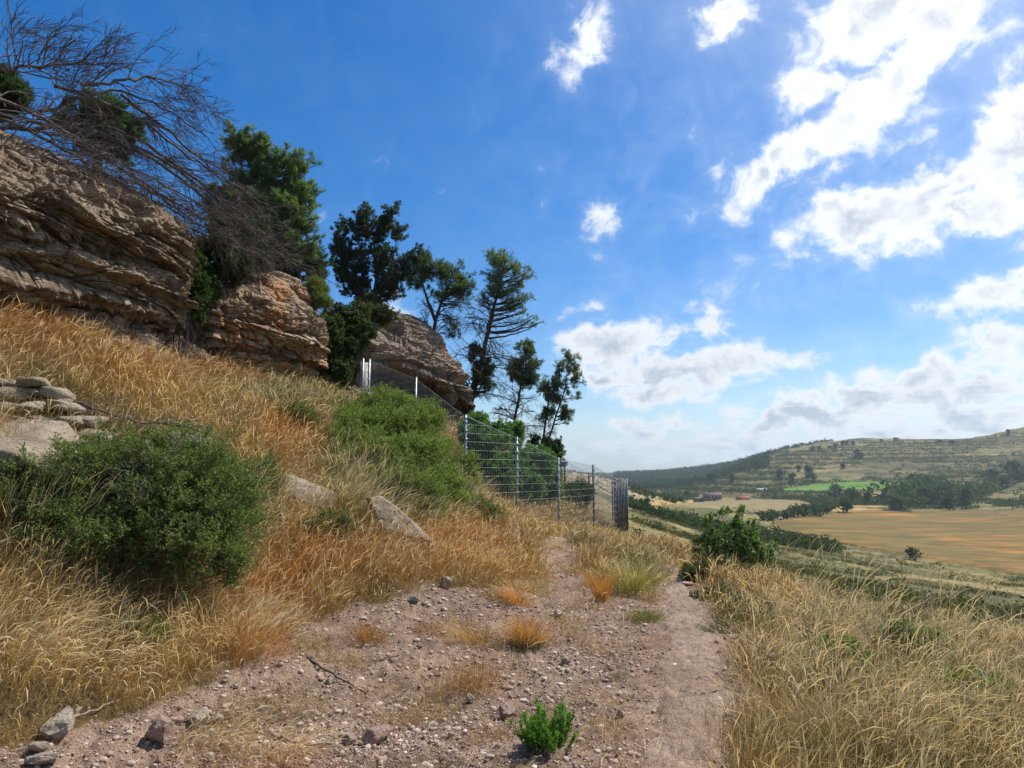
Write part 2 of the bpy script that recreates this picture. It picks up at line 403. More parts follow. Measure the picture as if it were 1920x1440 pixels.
def mat_ground():
    m, T, out = new_mat("ground"); p = geo_pos(T)
    # near: stony clay and leaf litter under the grass
    n = T.noise(p, 1.1, 6, .6); f = T.noise(p, 60, 5, .65); g = T.noise(p, 7, 6, .7)
    soil = T.ramp(n, [(.3, (.235, .155, .105)), (.5, (.33, .232, .165)), (.7, (.42, .315, .235))])
    soil = T.mix(T.rng(g, .47, .60, 0, .8), soil, (.12, .078, .058))
    soil = T.mix(T.rng(f, .42, .6, 0, .6), soil, (.15, .10, .075))
    vo = T.add('ShaderNodeTexVoronoi', {'Vector': p, 'Scale': 40.0}); sc = T.add('ShaderNodeSeparateColor', {0: vo.outputs['Color']})
    pm = T.math('MULTIPLY', T.rng(vo.outputs['Distance'], .16, .3, 1, 0), T.rng(sc.outputs[0], .6, .64, 0, 1))
    soil = T.mix(pm, soil, T.mix(sc.outputs[1], (.58, .50, .43), (.34, .24, .19)))
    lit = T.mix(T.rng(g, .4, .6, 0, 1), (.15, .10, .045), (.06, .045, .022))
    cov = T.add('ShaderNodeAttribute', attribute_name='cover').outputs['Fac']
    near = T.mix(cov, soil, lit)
    # far: terraced scrubland
    s = T.noise(p, .03, 6, .65); s2 = T.noise(p, .16, 7, .72); sep = T.add('ShaderNodeSeparateXYZ', {0: p})
    warp = T.noise(p, .012, 4, .5)
    zz = T.math('ADD', sep.outputs[2], T.math('MULTIPLY', warp, 14))
    bv = T.add('ShaderNodeCombineXYZ', {0: T.math('MULTIPLY', sep.outputs[0], .006), 1: T.math('MULTIPLY', sep.outputs[1], .006), 2: T.math('MULTIPLY', zz, .42)}).outputs[0]
    bands = T.noise(bv, 1.0, 5, .62)
    base = T.mix(T.rng(s, .38, .6), (.38, .27, .11), (.19, .19, .07))
    base = T.mix(T.rng(bands, .47, .56, 0, .85, True), base, (.095, .092, .042))
    base = T.mix(T.rng(s2, .48, .58, 0, .9), base, (.07, .072, .034))
    base = T.mix(T.math('MULTIPLY', T.rng(bands, .40, .34, 0, 1), T.rng(s2, .35, .5, 1, .2)), base, (.50, .36, .23))
    s3 = T.noise(p, 1.1, 6, .7); base = T.mix(T.rng(s3, .47, .6, 0, .75), base, (.06, .065, .028)); base = T.mix(T.rng(s3, .42, .34, 0, .6), base, (.42, .31, .17))
    rk = T.add('ShaderNodeAttribute', attribute_name='rocky').outputs['Fac']
    base = T.mix(T.math('MULTIPLY', rk, T.rng(s2, .45, .6, 1, .15)), base, (.42, .33, .24))
    fo = T.add('ShaderNodeAttribute', attribute_name='wood').outputs['Fac']
    base = T.mix(T.math('MULTIPLY', fo, .92), base, (.035, .055, .022))
    far = T.add('ShaderNodeAttribute', attribute_name='far').outputs['Fac']
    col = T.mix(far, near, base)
    h = T.math('ADD', T.math('MULTIPLY', pm, .5), f)
    bsdf(T, out, col, .97, h, .9, .016, spec=.08); return m

def mat_field(name, a, b, c, rows, ang, stripe=.5):
    m, T, out = new_mat(name); p = geo_pos(T)
    mp = T.add('ShaderNodeMapping', {0: p}); mp.inputs['Rotation'].default_value = (0, 0, radians(ang))
    q = T.add('ShaderNodeMapping', {0: mp.outputs[0]}); q.inputs['Scale'].default_value = (rows, rows * .05, 1)
    st = T.noise(q.outputs[0], 1.0, 4, .6); n = T.noise(p, .02, 5, .6); f = T.noise(p, .8, 5, .7)
    col = T.ramp(n, [(.36, a), (.5, b), (.64, c)])
    col = T.mix(T.rng(st, .42, .6, 0, stripe), col, tuple(v * .6 for v in b))
    col = T.mix(T.rng(f, .45, .7, 0, .35), col, tuple(v * .62 for v in a))
    bsdf(T, out, col, .95, st, .3, .2, spec=.1); return m

def mat_rock(name, light, mid, dark, rust, rust_amt=.5, sc=1.0):
    m, T, out = new_mat(name); p = geo_pos(T); sep = T.add('ShaderNodeSeparateXYZ', {0: p})
    w = T.noise(p, .7 * sc, 4, .5)
    zz = T.math('ADD', sep.outputs[2], T.math('MULTIPLY', w, .5))
    q = T.add('ShaderNodeCombineXYZ', {0: T.math('MULTIPLY', sep.outputs[0], .55), 1: T.math('MULTIPLY', sep.outputs[1], .55), 2: T.math('MULTIPLY', zz, 6.5)}).outputs[0]
    st = T.noise(q, 1.0 * sc, 7, .68); n = T.noise(p, 1.6 * sc, 6, .62); f = T.noise(p, 22 * sc, 7, .7); gr = T.noise(p, 90 * sc, 4, .7)
    col = T.ramp(st, [(.33, mid), (.47, light), (.60, mid), (.70, dark)])
    col = T.mix(T.rng(n, .50, .66, 0, .8), col, dark)
    col = T.mix(T.math('MULTIPLY', T.rng(T.noise(p, .9, 5, .6), .52, .63, 0, rust_amt), T.rng(f, .3, .6, .5, 1)), col, rust)
    col = T.mix(T.rng(f, .47, .62, 0, .75), col, tuple(v * .35 for v in mid))
    col = T.mix(T.rng(gr, .56, .66, 0, .45), col, tuple(min(1, v * 1.35) for v in light))
    # grey lichen crust lives on the upward faces
    nz = T.add('ShaderNodeSeparateXYZ', {0: T.add('ShaderNodeNewGeometry').outputs['Normal']}).outputs[2]
    li = T.math('MULTIPLY', T.rng(nz, .1, .8, 0, .55), T.rng(f, .38, .55, 1, .2))
    col = T.mix(li, col, (.36, .31, .26))
    vo = T.add('ShaderNodeTexVoronoi', {'Vector': q, 'Scale': 2.2, 'Randomness': 1.0}, feature='DISTANCE_TO_EDGE')
    h = T.math('ADD', T.math('MULTIPLY', st, 1.2), T.math('ADD', T.math('MULTIPLY', f, .55), T.math('MULTIPLY', gr, .15)))
    h = T.math('ADD', h, T.math('MULTIPLY', T.rng(vo.outputs[0], 0, .05), .3))
    bsdf(T, out, col, .93, h, 1.0, .05, spec=.15); return m

def mat_leaf(name, trans=.35, rough=.55, spec=.3, tcol=(1.3, 1.5, .6)):
    m, T, out = new_mat(name); a = T.add('ShaderNodeAttribute', attribute_name='tint').outputs['Color']
    b = T.add('ShaderNodeBsdfPrincipled', {'Base Color': a, 'Roughness': rough, 'Specular IOR Level': spec})
    t = T.add('ShaderNodeBsdfTranslucent', {0: T.mix(1.0, a, tcol, 'MULTIPLY')})
    mx = T.add('ShaderNodeMixShader', {0: trans, 1: b.outputs[0], 2: t.outputs[0]}); T.l.new(mx.outputs[0], out.inputs[0]); return m

def mat_simple(name, a, b, sc=20, rough=.85, metal=0.0, bump=.01, stretch=(1, 1, 1), spec=.3):
    m, T, out = new_mat(name); p = geo_pos(T); mp = T.add('ShaderNodeMapping', {0: p}); mp.inputs['Scale'].default_value = stretch
    n = T.noise(mp.outputs[0], sc, 6, .65); bsdf(T, out, T.mix(T.rng(n, .35, .65), a, b), rough, n, .7, bump, metal, spec); return m

M = dict(
    ground=mat_ground(),
    path=mat_soil("trodden_clay", (.255, .18, .13), (.345, .252, .188), (.43, .335, .262), (.13, .088, .064)),
    rock=mat_rock("sandstone", (.40, .30, .20), (.185, .135, .092), (.06, .046, .037), (.42, .22, .10), .35),
    rock_b=mat_rock("banded_sandstone", (.52, .39, .25), (.29, .205, .13), (.10, .073, .055), (.58, .25, .09), .9),
    rock_c=mat_rock("grey_sandstone", (.38, .30, .225), (.215, .17, .13), (.095, .076, .062), (.42, .22, .11), .5),
    stone=mat_rock("pale_stone", (.62, .50, .36), (.46, .35, .24), (.24, .17, .12), (.45, .28, .18), .3, 3.0),
    wallstone=mat_rock("wall_stone", (.58, .50, .38), (.42, .34, .25), (.22, .17, .12), (.45, .30, .17), .3, 2.5),
    leaf=mat_leaf("leaf", .42), farleaf=mat_leaf("far_leaf", .3, .9, .03), needle=mat_leaf("needle", .48, .6, .2), grass=mat_leaf("grass_blade", .42, .6, .25, (1.25, 1.1, .8)),
    bark=mat_simple("bark", (.055, .042, .034), (.13, .10, .08), 30, .95, 0, .02, (1, 1, .3), .1),
    dead=mat_simple("dead_wood", (.06, .05, .05), (.20, .165, .15), 18, .9, 0, .01, (1, 1, 1), .1),
    twig=mat_simple("weathered_twig", (.26, .20, .165), (.42, .35, .29), 30, .9, 0, .005),
    zinc=mat_simple("galvanised_steel", (.30, .32, .34), (.42, .44, .47), 14, .5, .6, .001),
    dzinc=mat_simple("weathered_steel", (.10, .11, .125), (.20, .215, .235), 14, .5, .6, .001),
    concrete=mat_simple("concrete", (.40, .38, .34), (.55, .52, .47), 9, .9, 0, .006),
    brown=mat_field("stubble_soil", (.29, .145, .042), (.16, .13, .04), (.35, .17, .038), .22, 68, .9),
    tan=mat_field("tan_stubble", (.27, .21, .095), (.23, .185, .08), (.31, .24, .11), .25, 40, .4),
    yellow=mat_field("yellow_stubble", (.42, .29, .10), (.36, .25, .09), (.45, .31, .12), .3, 80, .3),
    green=mat_field("young_crop", (.10, .22, .035), (.13, .25, .04), (.11, .20, .035), .3, 50, .3),
    masonry=mat_simple("old_masonry", (.25, .19, .145), (.36, .28, .215), .8, .95, 0, .05),
    tile=mat_simple("roof_tile", (.20, .13, .10), (.28, .19, .145), 1.2, .9, 0, .05),
    redtile=mat_simple("red_roof", (.34, .11, .07), (.42, .15, .09), 1.2, .9, 0, .05),
    white=mat_simple("white_sheeting", (.75, .75, .74), (.82, .82, .8), 1.0, .6, 0, .02),
    hollow=mat_simple("dark_opening", (.02, .018, .016), (.035, .03, .027), 2.0, .9, 0, .0),
)

# ------------------------------------------------------------------ the ground: one sheet on a polar grid
BARE_PX = [(-40, 1500), (-30, 1420), (120, 1372), (260, 1325), (420, 1265), (570, 1175), (650, 1122), (860, 1100), (940, 1105), (1000, 1070), (1012, 1015), (1030, 1003),
           (1080, 1008), (1090, 1050), (1130, 1110), (1225, 1090), (1232, 1050), (1275, 1045), (1300, 1085), (1345, 1150), (1410, 1215), (1425, 1300), (1370, 1500)]
BARE = [tuple(v[:2]) for v in ground_hit([a for a, b in BARE_PX], [b for a, b in BARE_PX], r0=1.5)] + [(1.1, .3), (-2.4, .3)]
_inp = in_poly
def is_bare(x, y):
    m = np.hypot(x, y) < 60; xx, yy = x * m, y * m
    return _inp(xx + .30 * n2d(xx, yy, 1.1, 3, 201) + .12 * n2d(xx, yy, 4, 2, 203), yy + .35 * n2d(xx, yy, 1.1, 3, 202) + .12 * n2d(xx, yy, 4, 2, 204), BARE) & m

def grid_faces(nr, nc, wrap=False):
    i = np.arange(nr - 1)[:, None] * nc; j = np.arange(nc if wrap else nc - 1)[None]; j2 = (j + 1) % nc
    return np.stack([i + j, i + j2, i + nc + j2, i + nc + j], -1).reshape(-1, 4)

def build_ground():
    th = np.radians(np.concatenate([np.linspace(-180, -45, 46)[:-1], np.linspace(-45, 42, 440)[:-1], np.linspace(42, 180, 47)[:-1]]))
    r = np.concatenate([[.05], np.geomspace(.6, 3.0, 24)[:-1], np.geomspace(3.0, 5500, 1280)])
    R, TH = np.meshgrid(r, th, indexing='ij'); x = R * np.sin(TH); y = R * np.cos(TH)
    z = height(x, y); xf, yf, rf = x.ravel(), y.ravel(), R.ravel(); z = z.ravel()
    m = rf < 30; P = np.stack([xf[m], yf[m], np.zeros(m.sum())], 1)
    bare = is_bare(xf, yf)
    k = 1 - sstep(14, 30, rf[m])
    z[m] += k * (.034 * fbm(P * 5, 3, 21) + .024 * fbm(P * 17, 3, 22) + .012 * perlin(P * 46, 23))
    V = np.stack([xf, yf, z], 1)
    far = sstep(26, 40, rf)
    px, py = PX(V)
    wood = ((px < 1445) & (px > 1180) & (rf > 820)) | (rf > 1150)
    rocky = (rf > 240) & (rf < 430) & (px < 1235)
    cover = 1 - bare * 1.0
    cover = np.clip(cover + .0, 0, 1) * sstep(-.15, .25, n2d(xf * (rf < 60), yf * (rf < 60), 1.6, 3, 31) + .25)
    o = mesh_obj("ground", V, grid_faces(len(r), len(th), True), M['ground'], smooth=True,
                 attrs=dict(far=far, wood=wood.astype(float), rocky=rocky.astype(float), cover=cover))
    tag(o, "stony clay hillside dropping to a scrub covered valley", "ground", kind="structure")
build_ground()

def sheet(name, L, R, nu, nv, mat, lift, label, cat, rag=0.0, seed=0):
    """a strip of ground between two lines (world x,y), laid on the terrain"""
    def rsm(P, n):
        P = np.array(P, float); d = np.concatenate([[0], np.cumsum(np.linalg.norm(np.diff(P, axis=0), axis=1))])
        t = np.linspace(0, d[-1], n); return np.stack([np.interp(t, d, P[:, 0]), np.interp(t, d, P[:, 1])], 1)
    A, B = rsm(L, nu), rsm(R, nu); t = np.linspace(0, 1, nv)[None, :, None]
    Q = A[:, None] * (1 - t) + B[:, None] * t
    if rag:
        w = n2d(Q[..., 0].ravel(), Q[..., 1].ravel(), 1.2 / rag, 3, seed).reshape(nu, nv)
        e = (np.abs(t[..., 0] - .5) * 2) ** 3
        Q = Q + (B - A)[:, None] * (w * e * .35)[..., None] * np.sign(t - .5)
    x, y = Q[..., 0].ravel(), Q[..., 1].ravel(); z = height(x, y)
    tt = np.broadcast_to(t[..., 0], (nu, nv)).ravel()
    return tag(mesh_obj(name, np.stack([x, y, z + lift(tt, x, y)], 1), grid_faces(nu, nv), mat, smooth=True), label, cat, kind="structure")

# trodden path
pl = ground_hit([1150, 1170, 1200, 1215, 1225, 1238, 1240], [1560, 1440, 1300, 1200, 1140, 1090, 1058], r0=1.5)[:, :2]
pr = ground_hit([1420, 1400, 1392, 1370, 1335, 1292, 1275], [1560, 1440, 1300, 1200, 1140, 1090, 1058], r0=1.5)[:, :2]
def path_lift(t, x, y):
    P = np.stack([x, y, 0 * x], 1); e = np.abs(t - .5) * 2
    return .008 + .034 * fbm(P * 5, 3, 21) * .9 + .018 * fbm(P * 17, 3, 22) + .009 * perlin(P * 46, 23) - .06 * sstep(.30, .95, e + .55 * n2d(x, y, 1.8, 4, 27)) + .012
sheet("path", pl, pr, 520, 70, M['path'], path_lift, "pale trodden footpath worn into the clay beside the dry grass", "path")

def field(name, top, bot, mat, lift, label, nu=160, nv=60):
    def dens(pts):
        pts = np.array(pts, float); d = np.concatenate([[0], np.cumsum(np.hypot(*np.diff(pts, axis=0).T))]); t = np.linspace(0, d[-1], 24)
        return np.interp(t, d, pts[:, 0]), np.interp(t, d, pts[:, 1])
    a = ground_hit(*dens(top), r0=60)[:, :2]; b = ground_hit(*dens(bot), r0=60)[:, :2]
    return sheet(name, a, b, nu, nv, mat, lambda t, x, y: lift - .9 * sstep(.94, 1, np.abs(t - .5) * 2), label, "field", 0)

field("field", [(1446, 984), (1500, 966), (1600, 958), (1920, 957), (2300, 962)], [(1446, 992), (1530, 1012), (1680, 1040), (1920, 1082), (2300, 1150)], M['brown'], .6,
      "large brown and ochre stubble field filling the valley floor", 260, 130)
field("field", [(1262, 948), (1330, 940), (1400, 936), (1495, 940), (1520, 944)], [(1262, 951), (1330, 953), (1400, 960), (1495, 960), (1520, 952)], M['tan'], .5,
      "pale tan stubble field below the stone farmhouse")
field("field", [(1540, 955), (1600, 950), (1665, 950)], [(1540, 961), (1600, 960), (1665, 957)], M['yellow'], .8, "narrow bright yellow stubble strip between the tree belts")
field("field", [(1470, 918), (1530, 910), (1600, 905), (1690, 906)], [(1470, 922), (1530, 922), (1600, 921), (1690, 916)], M['green'], 1.2, "bright green cropped field at the foot of the terraced hill")
field("field", [(1195, 944), (1240, 941), (1300, 939)], [(1195, 950), (1240, 950), (1300, 944)], M['yellow'], .8, "small straw coloured field left of the stone farmhouse")
field("field", [(1790, 940), (1860, 926), (1980, 912)], [(1790, 948), (1860, 942), (1980, 936)], M['tan'], .8, "olive tan terrace field behind the tree belt")
field("field", [(1640, 1084), (1720, 1084), (1810, 1096), (1980, 1122)], [(1640, 1086), (1720, 1089), (1810, 1103), (1980, 1132)], M['tan'], .25, "bare tan track running through the scrub below the hillside")

# ------------------------------------------------------------------ sandstone outcrops
def cells(p, seed):
    """cellular pattern: random value of the nearest cell, and distance to the cell border"""
    i = np.floor(p).astype(np.int64); f = p - i; n = len(p); F1 = np.full(n, 9.); F2 = np.full(n, 9.); val = np.zeros(n)
    for dx in (-1, 0, 1):
        for dy in (-1, 0, 1):
            for dz in (-1, 0, 1):
                a, b, c = i[:, 0] + dx, i[:, 1] + dy, i[:, 2] + dz; h = _hash(a, b, c, seed)
                q = np.stack([dx + (h & 1023) / 1023. - f[:, 0], dy + ((h >> 10) & 1023) / 1023. - f[:, 1], dz + ((h >> 20) & 1023) / 1023. - f[:, 2]], 1)
                d = (q * q).sum(1); v = (_hash(a, b, c, seed + 5) & 4095) / 4095.
                m = d < F1; F2 = np.where(m, F1, np.minimum(F2, d)); val = np.where(m, v, val); F1 = np.where(m, d, F1)
    return val, np.sqrt(F2) - np.sqrt(F1)

def crsmooth(P, n):
    P = np.array(P, float); d = np.concatenate([[0], np.cumsum(np.linalg.norm(np.diff(P, axis=0), axis=1))])
    t = np.linspace(0, d[-1], n); Q = np.stack([np.interp(t, d, P[:, k]) for k in range(P.shape[1])], 1)
    w = max(3, n // (len(P) * 2)) | 1; k = np.hanning(w + 2)[1:-1]; k /= k.sum()
    Qp = np.pad(Q, ((w // 2, w // 2), (0, 0)), mode='edge')
    return np.stack([np.convolve(Qp[:, j], k, 'valid') for j in range(P.shape[1])], 1)

def outcrop(name, plan, spine, prof, mat, ns, nt, seed, label, holes=(), amp=1.0, dip=(0, 0), ledge=1.0, cat="rock", cap_=.7, frac=1.0):
    """plan: (x, y, z bottom, z top) along the foot of the face; spine: (x, y, z) of the crest; prof: (t, outward offset)"""
    A = crsmooth(plan, ns); B = crsmooth(spine, ns)
    tan = np.gradient(A[:, :2], axis=0); nrm = unit(np.stack([tan[:, 1], -tan[:, 0]], 1))
    nf = int(nt * .62); nc = nt - nf
    t = np.linspace(0, 1, nf); lip = A[:, 4] if A.shape[1] > 4 else np.full(ns, .42)
    tw = np.stack([np.interp(t, [0, l, 1], [0, .42, 1]) for l in lip]); off = np.interp(tw, [p[0] for p in prof], [p[1] for p in prof])
    k = np.hanning(max(5, nf // 20) | 1); k /= k.sum(); h_ = len(k) // 2; op = np.pad(off, ((0, 0), (h_, h_)), mode='edge'); off = sum(op[:, i:i + nf] * k[i] for i in range(len(k)))
    face = np.concatenate([A[:, None, :2] + nrm[:, None] * off[..., None], (A[:, 2:3] + (A[:, 3:4] - A[:, 2:3]) * t[None])[..., None]], 2)
    c = np.linspace(0, 1, nc + 1)[1:]; top = face[:, -1]
    cap = np.concatenate([top[:, None, :2] * (1 - c)[None, :, None] + B[:, None, :2] * c[None, :, None],
                          (top[:, None, 2] + (B[:, None, 2] - top[:, None, 2]) * np.sin(c * pi / 2) ** .8)[..., None]], 2)
    G = np.concatenate([face, cap], 1)
    # round the brow
    kk = np.hanning(max(7, nt // 14) | 1); kk /= kk.sum(); h = len(kk) // 2
    Gp = np.pad(G, ((0, 0), (h, h), (0, 0)), mode='edge'); G = sum(Gp[:, i:i + nt] * kk[i] for i in range(len(kk)))
    du = np.gradient(G, axis=0); dv = np.gradient(G, axis=1); N = unit(np.cross(du, dv))
    out = np.concatenate([nrm, np.zeros((ns, 1))], 1)[:, None]
    N = np.where(((N * out).sum(-1, keepdims=True) < 0) & (np.abs(N[..., 2:3]) < .8), -N, N); N = np.where((N[..., 2:3] < -.8), -N, N)
    P = G.reshape(-1, 3); Nf = N.reshape(-1, 3)
    q = P[:, 2] + dip[0] * P[:, 0] + dip[1] * P[:, 1] + .13 * fbm(P * .6, 3, seed) + .03 * fbm(P * 2.4, 2, seed + 9)
    def bed(F, s, along):
        v = fbm(np.stack([P[:, 0] * along, P[:, 1] * along, q * F], 1), 2, seed + s); return np.sign(v) * np.abs(v) ** .55
    tt = np.tile(np.concatenate([t, np.ones(nc)]), ns); massive = 1 - cap_ * sstep(.68, .86, tt)
    d = (.19 * bed(1.9, 1, .16) + .17 * bed(4.6, 2, .18) + .085 * bed(12, 3, .28) + .04 * bed(30, 4, .5) + .014 * bed(62, 13, 1.0)) * massive
    blk = 1 - np.abs(fbm(P * np.array([1.1, 1.1, .5]), 3, seed + 5)) * 2
    d = d * ledge - .16 * sstep(.90, 1, blk) - .05 * sstep(.9, 1, 1 - np.abs(fbm(P * np.array([3., 3., 1.2]), 2, seed + 6)) * 2)
    wp = P + .16 * np.stack([fbm(P * 1.5, 3, seed + 30 + j) for j in range(3)], 1); wp = np.stack([wp[:, 0], wp[:, 1], q + .05 * fbm(P * 3, 2, seed + 33)], 1)
    v1, e1 = cells(wp * np.array([.75, .75, 2.6]), seed + 40); v2, e2 = cells(wp * np.array([1.15, 1.15, 6.5]), seed + 41); v3, e3 = cells(wp * np.array([3.2, 3.2, 20.]), seed + 42)
    d += frac * (.28 * (v1 - .5) - .26 * (1 - sstep(0, .07, e1)) + .12 * (v2 - .5) - .12 * (1 - sstep(0, .08, e2)) + .04 * (v3 - .5))
    pk = fbm(P * 5.5, 3, seed + 8); d += .12 * fbm(P * 1.4, 4, seed + 7) - .10 * sstep(.28, .55, pk)
    d += .030 * fbm(P * np.array([7., 7., 12.]), 4, seed + 10, .6) + .014 * fbm(P * np.array([26., 26., 44.]), 2, seed + 11)
    d -= .06 * sstep(.12, .4, fbm(P * np.array([3., 3., 5.]), 3, seed + 14))
    upw = np.clip(Nf[:, 2], 0, 1); d = d * (1 - .55 * upw)
    d *= amp
    for (hx, hy, hz, hr, hd) in holes:
        e = P - (hx, hy, hz); e = e * (1, 1, 1.25); dist = np.linalg.norm(e, axis=1) / hr * (1 + .3 * fbm(P * 3, 2, seed + 12))
        d -= hd * (1 - sstep(.45, 1.0, dist)); d += .10 * np.exp(-((dist - 1.15) / .22) ** 2)
    V = P + Nf * d[:, None]
    return recentre(tag(mesh_obj(name, V, grid_faces(ns, nt), mat, smooth=False), label, cat))

hA = [W(225, 392, 10.9), W(328, 462, 12.3), W(150, 365, 10.2), W(185, 390, 10.6), W(120, 345, 9.9)]
outcrop("rock_outcrop",
        [(-7.3, 4.5, 3.2, 5.2), (-7.0, 7, 3.3, 5.5), (-6.85, 9, 3.4, 5.6), (-6.62, 10.3, 3.4, 5.95), (-6.4, 11.4, 3.4, 6.15), (-6.25, 12.2, 3.4, 6.3), (-6.35, 12.8, 3.4, 6.25), (-6.8, 13.5, 3.4, 6.2), (-8.6, 13.9, 3.4, 6.2)],
        [(-9.6, 4.5, 6.4), (-9.6, 8, 6.9), (-9.2, 10, 7.1), (-8.6, 11.5, 7.1), (-8.2, 12.2, 7.0), (-8.8, 12.8, 6.8)],
        [(0, .12), (.10, .18), (.16, -.12), (.30, -.35), (.36, .10), (.55, .20), (.62, .02), (.68, .22), (.85, .36), (.95, .25), (1, .05)], M['rock'], 900, 420, 3,
        "long overhanging brown sandstone bluff beneath the dead brushwood", [(*hA[0], .34, .8), (*hA[1], .2, .5), (*hA[2], .26, .35), (*hA[3], .22, .35), (*hA[4], .25, .3)], 1.0, (0, .02), frac=.75)
outcrop("rock_outcrop",
        [(-7.7, 15.3, 3.2, 4.9), (-6.9, 14.7, 3.2, 5.1), (-6.35, 14.55, 3.2, 5.35), (-5.95, 15.0, 3.1, 5.6), (-5.6, 15.6, 3.1, 5.65), (-5.1, 16.5, 3.0, 5.6), (-4.85, 17.1, 3.0, 5.45), (-4.95, 17.8, 3.0, 5.4), (-5.6, 18.4, 3.1, 5.4), (-7.2, 18.6, 3.3, 5.6)],
        [(-7.2, 16.0, 5.9), (-6.9, 16.2, 6.2), (-6.6, 16.5, 6.5), (-6.3, 17.0, 6.55), (-6.4, 17.5, 6.4)],
        [(0, .0), (.15, .05), (.3, -.15), (.5, -.22), (.62, .0), (.8, .16), (.95, .05), (1, -.1)], M['rock_b'], 820, 400, 41,
        "rounded layered sandstone block with an orange streaked face", [(*W(585, 590, 17.0), .3, .3)], 1.0, (0, .03), frac=.7)
outcrop("rock_outcrop",
        [(-6.2, 21.8, 2.9, 5.5, .62), (-4.9, 20.7, 2.9, 5.6, .62), (-4.3, 20.5, 2.9, 5.65, .62), (-3.6, 21.1, 2.9, 5.75, .66), (-2.9, 22.1, 2.9, 5.75, .60), (-2.2, 23.2, 2.9, 5.65, .48), (-1.8, 23.9, 2.8, 5.4, .42), (-1.85, 24.7, 2.8, 5.2, .4), (-2.8, 25.4, 2.8, 5.2, .4), (-4.5, 25.9, 3, 5.3, .4)],
        [(-5.6, 22.6, 6.6), (-4.8, 22.8, 6.9), (-3.9, 23.1, 6.95), (-3.1, 23.7, 6.8), (-2.7, 24.2, 6.45)],
        [(0, -1.5), (.2, -1.6), (.39, -1.4), (.43, .30), (.55, .42), (.8, .2), (1, -.15)], M['rock_c'], 760, 360, 77,
        "grey domed sandstone overhang above the wire mesh fence", [(*W(840, 745, 23.6), .4, .3), (*W(735, 612, 21.5), .5, .25)], 1.0, (0, .05), 1.0, cap_=.4, frac=.6)
outcrop("rock_slab", [(-5.4, 22.6, 6.0, 6.75), (-4.5, 21.9, 6.0, 6.9), (-3.7, 22.2, 5.95, 6.85), (-3.0, 22.95, 5.8, 6.65), (-2.5, 23.6, 5.6, 6.3), (-2.6, 24.3, 5.5, 6.2)],
        [(-5.0, 23.2, 7.0), (-4.3, 23.3, 7.05), (-3.5, 23.9, 6.9), (-3.2, 24.3, 6.5)], [(0, -.25), (.3, .05), (.7, .12), (1, -.1)], M['rock_c'], 420, 130, 83,
        "long cracked capping slab along the crest of the grey dome", (), .55, cap_=.3)
# small slab lying on the middle block
outcrop("rock_slab", [(-7.0, 17.2, 6.0, 6.55), (-6.4, 16.7, 6.0, 6.6), (-5.7, 16.9, 5.9, 6.45), (-5.25, 17.5, 5.8, 6.3), (-5.7, 18.2, 5.8, 6.3)],
        [(-6.6, 17.8, 6.75), (-6.2, 17.7, 6.8), (-5.9, 17.8, 6.6)], [(0, -.1), (.4, .05), (1, -.05)], M['rock_b'], 260, 110, 91,
        "low rounded sandstone slab lying on top of the orange streaked block", (), .45)
# broken ledges between the middle block and the fence
outcrop("rock_ledge", [(-5.4, 19.4, 2.6, 3.3), (-4.6, 18.4, 2.6, 3.5), (-4.1, 18.9, 2.6, 3.55), (-3.8, 19.8, 2.6, 3.7), (-3.9, 20.8, 2.7, 3.8)],
        [(-5.6, 20.3, 4.1), (-5.2, 20.2, 4.2), (-4.8, 20.8, 4.3)], [(0, .1), (.5, .0), (1, -.15)], M['rock_c'], 300, 130, 61,
        "low broken grey ledge at the foot of the cliff beside the fence corner", (), .8)
outcrop("rock_ledge", [(-6.6, 12.3, 3.0, 3.5), (-6.2, 12.9, 3.0, 3.6), (-6.05, 13.8, 3.0, 3.6), (-5.8, 14.7, 3.0, 3.5), (-5.9, 15.3, 2.9, 3.4)],
        [(-7.2, 13.3, 4.3), (-7.0, 13.7, 4.4), (-6.8, 14.6, 4.2)], [(0, .15), (.5, .0), (1, -.15)], M['rock'], 300, 130, 63,
        "crumbling brown ledge closing the cleft between the two nearest bluffs", (), .8)

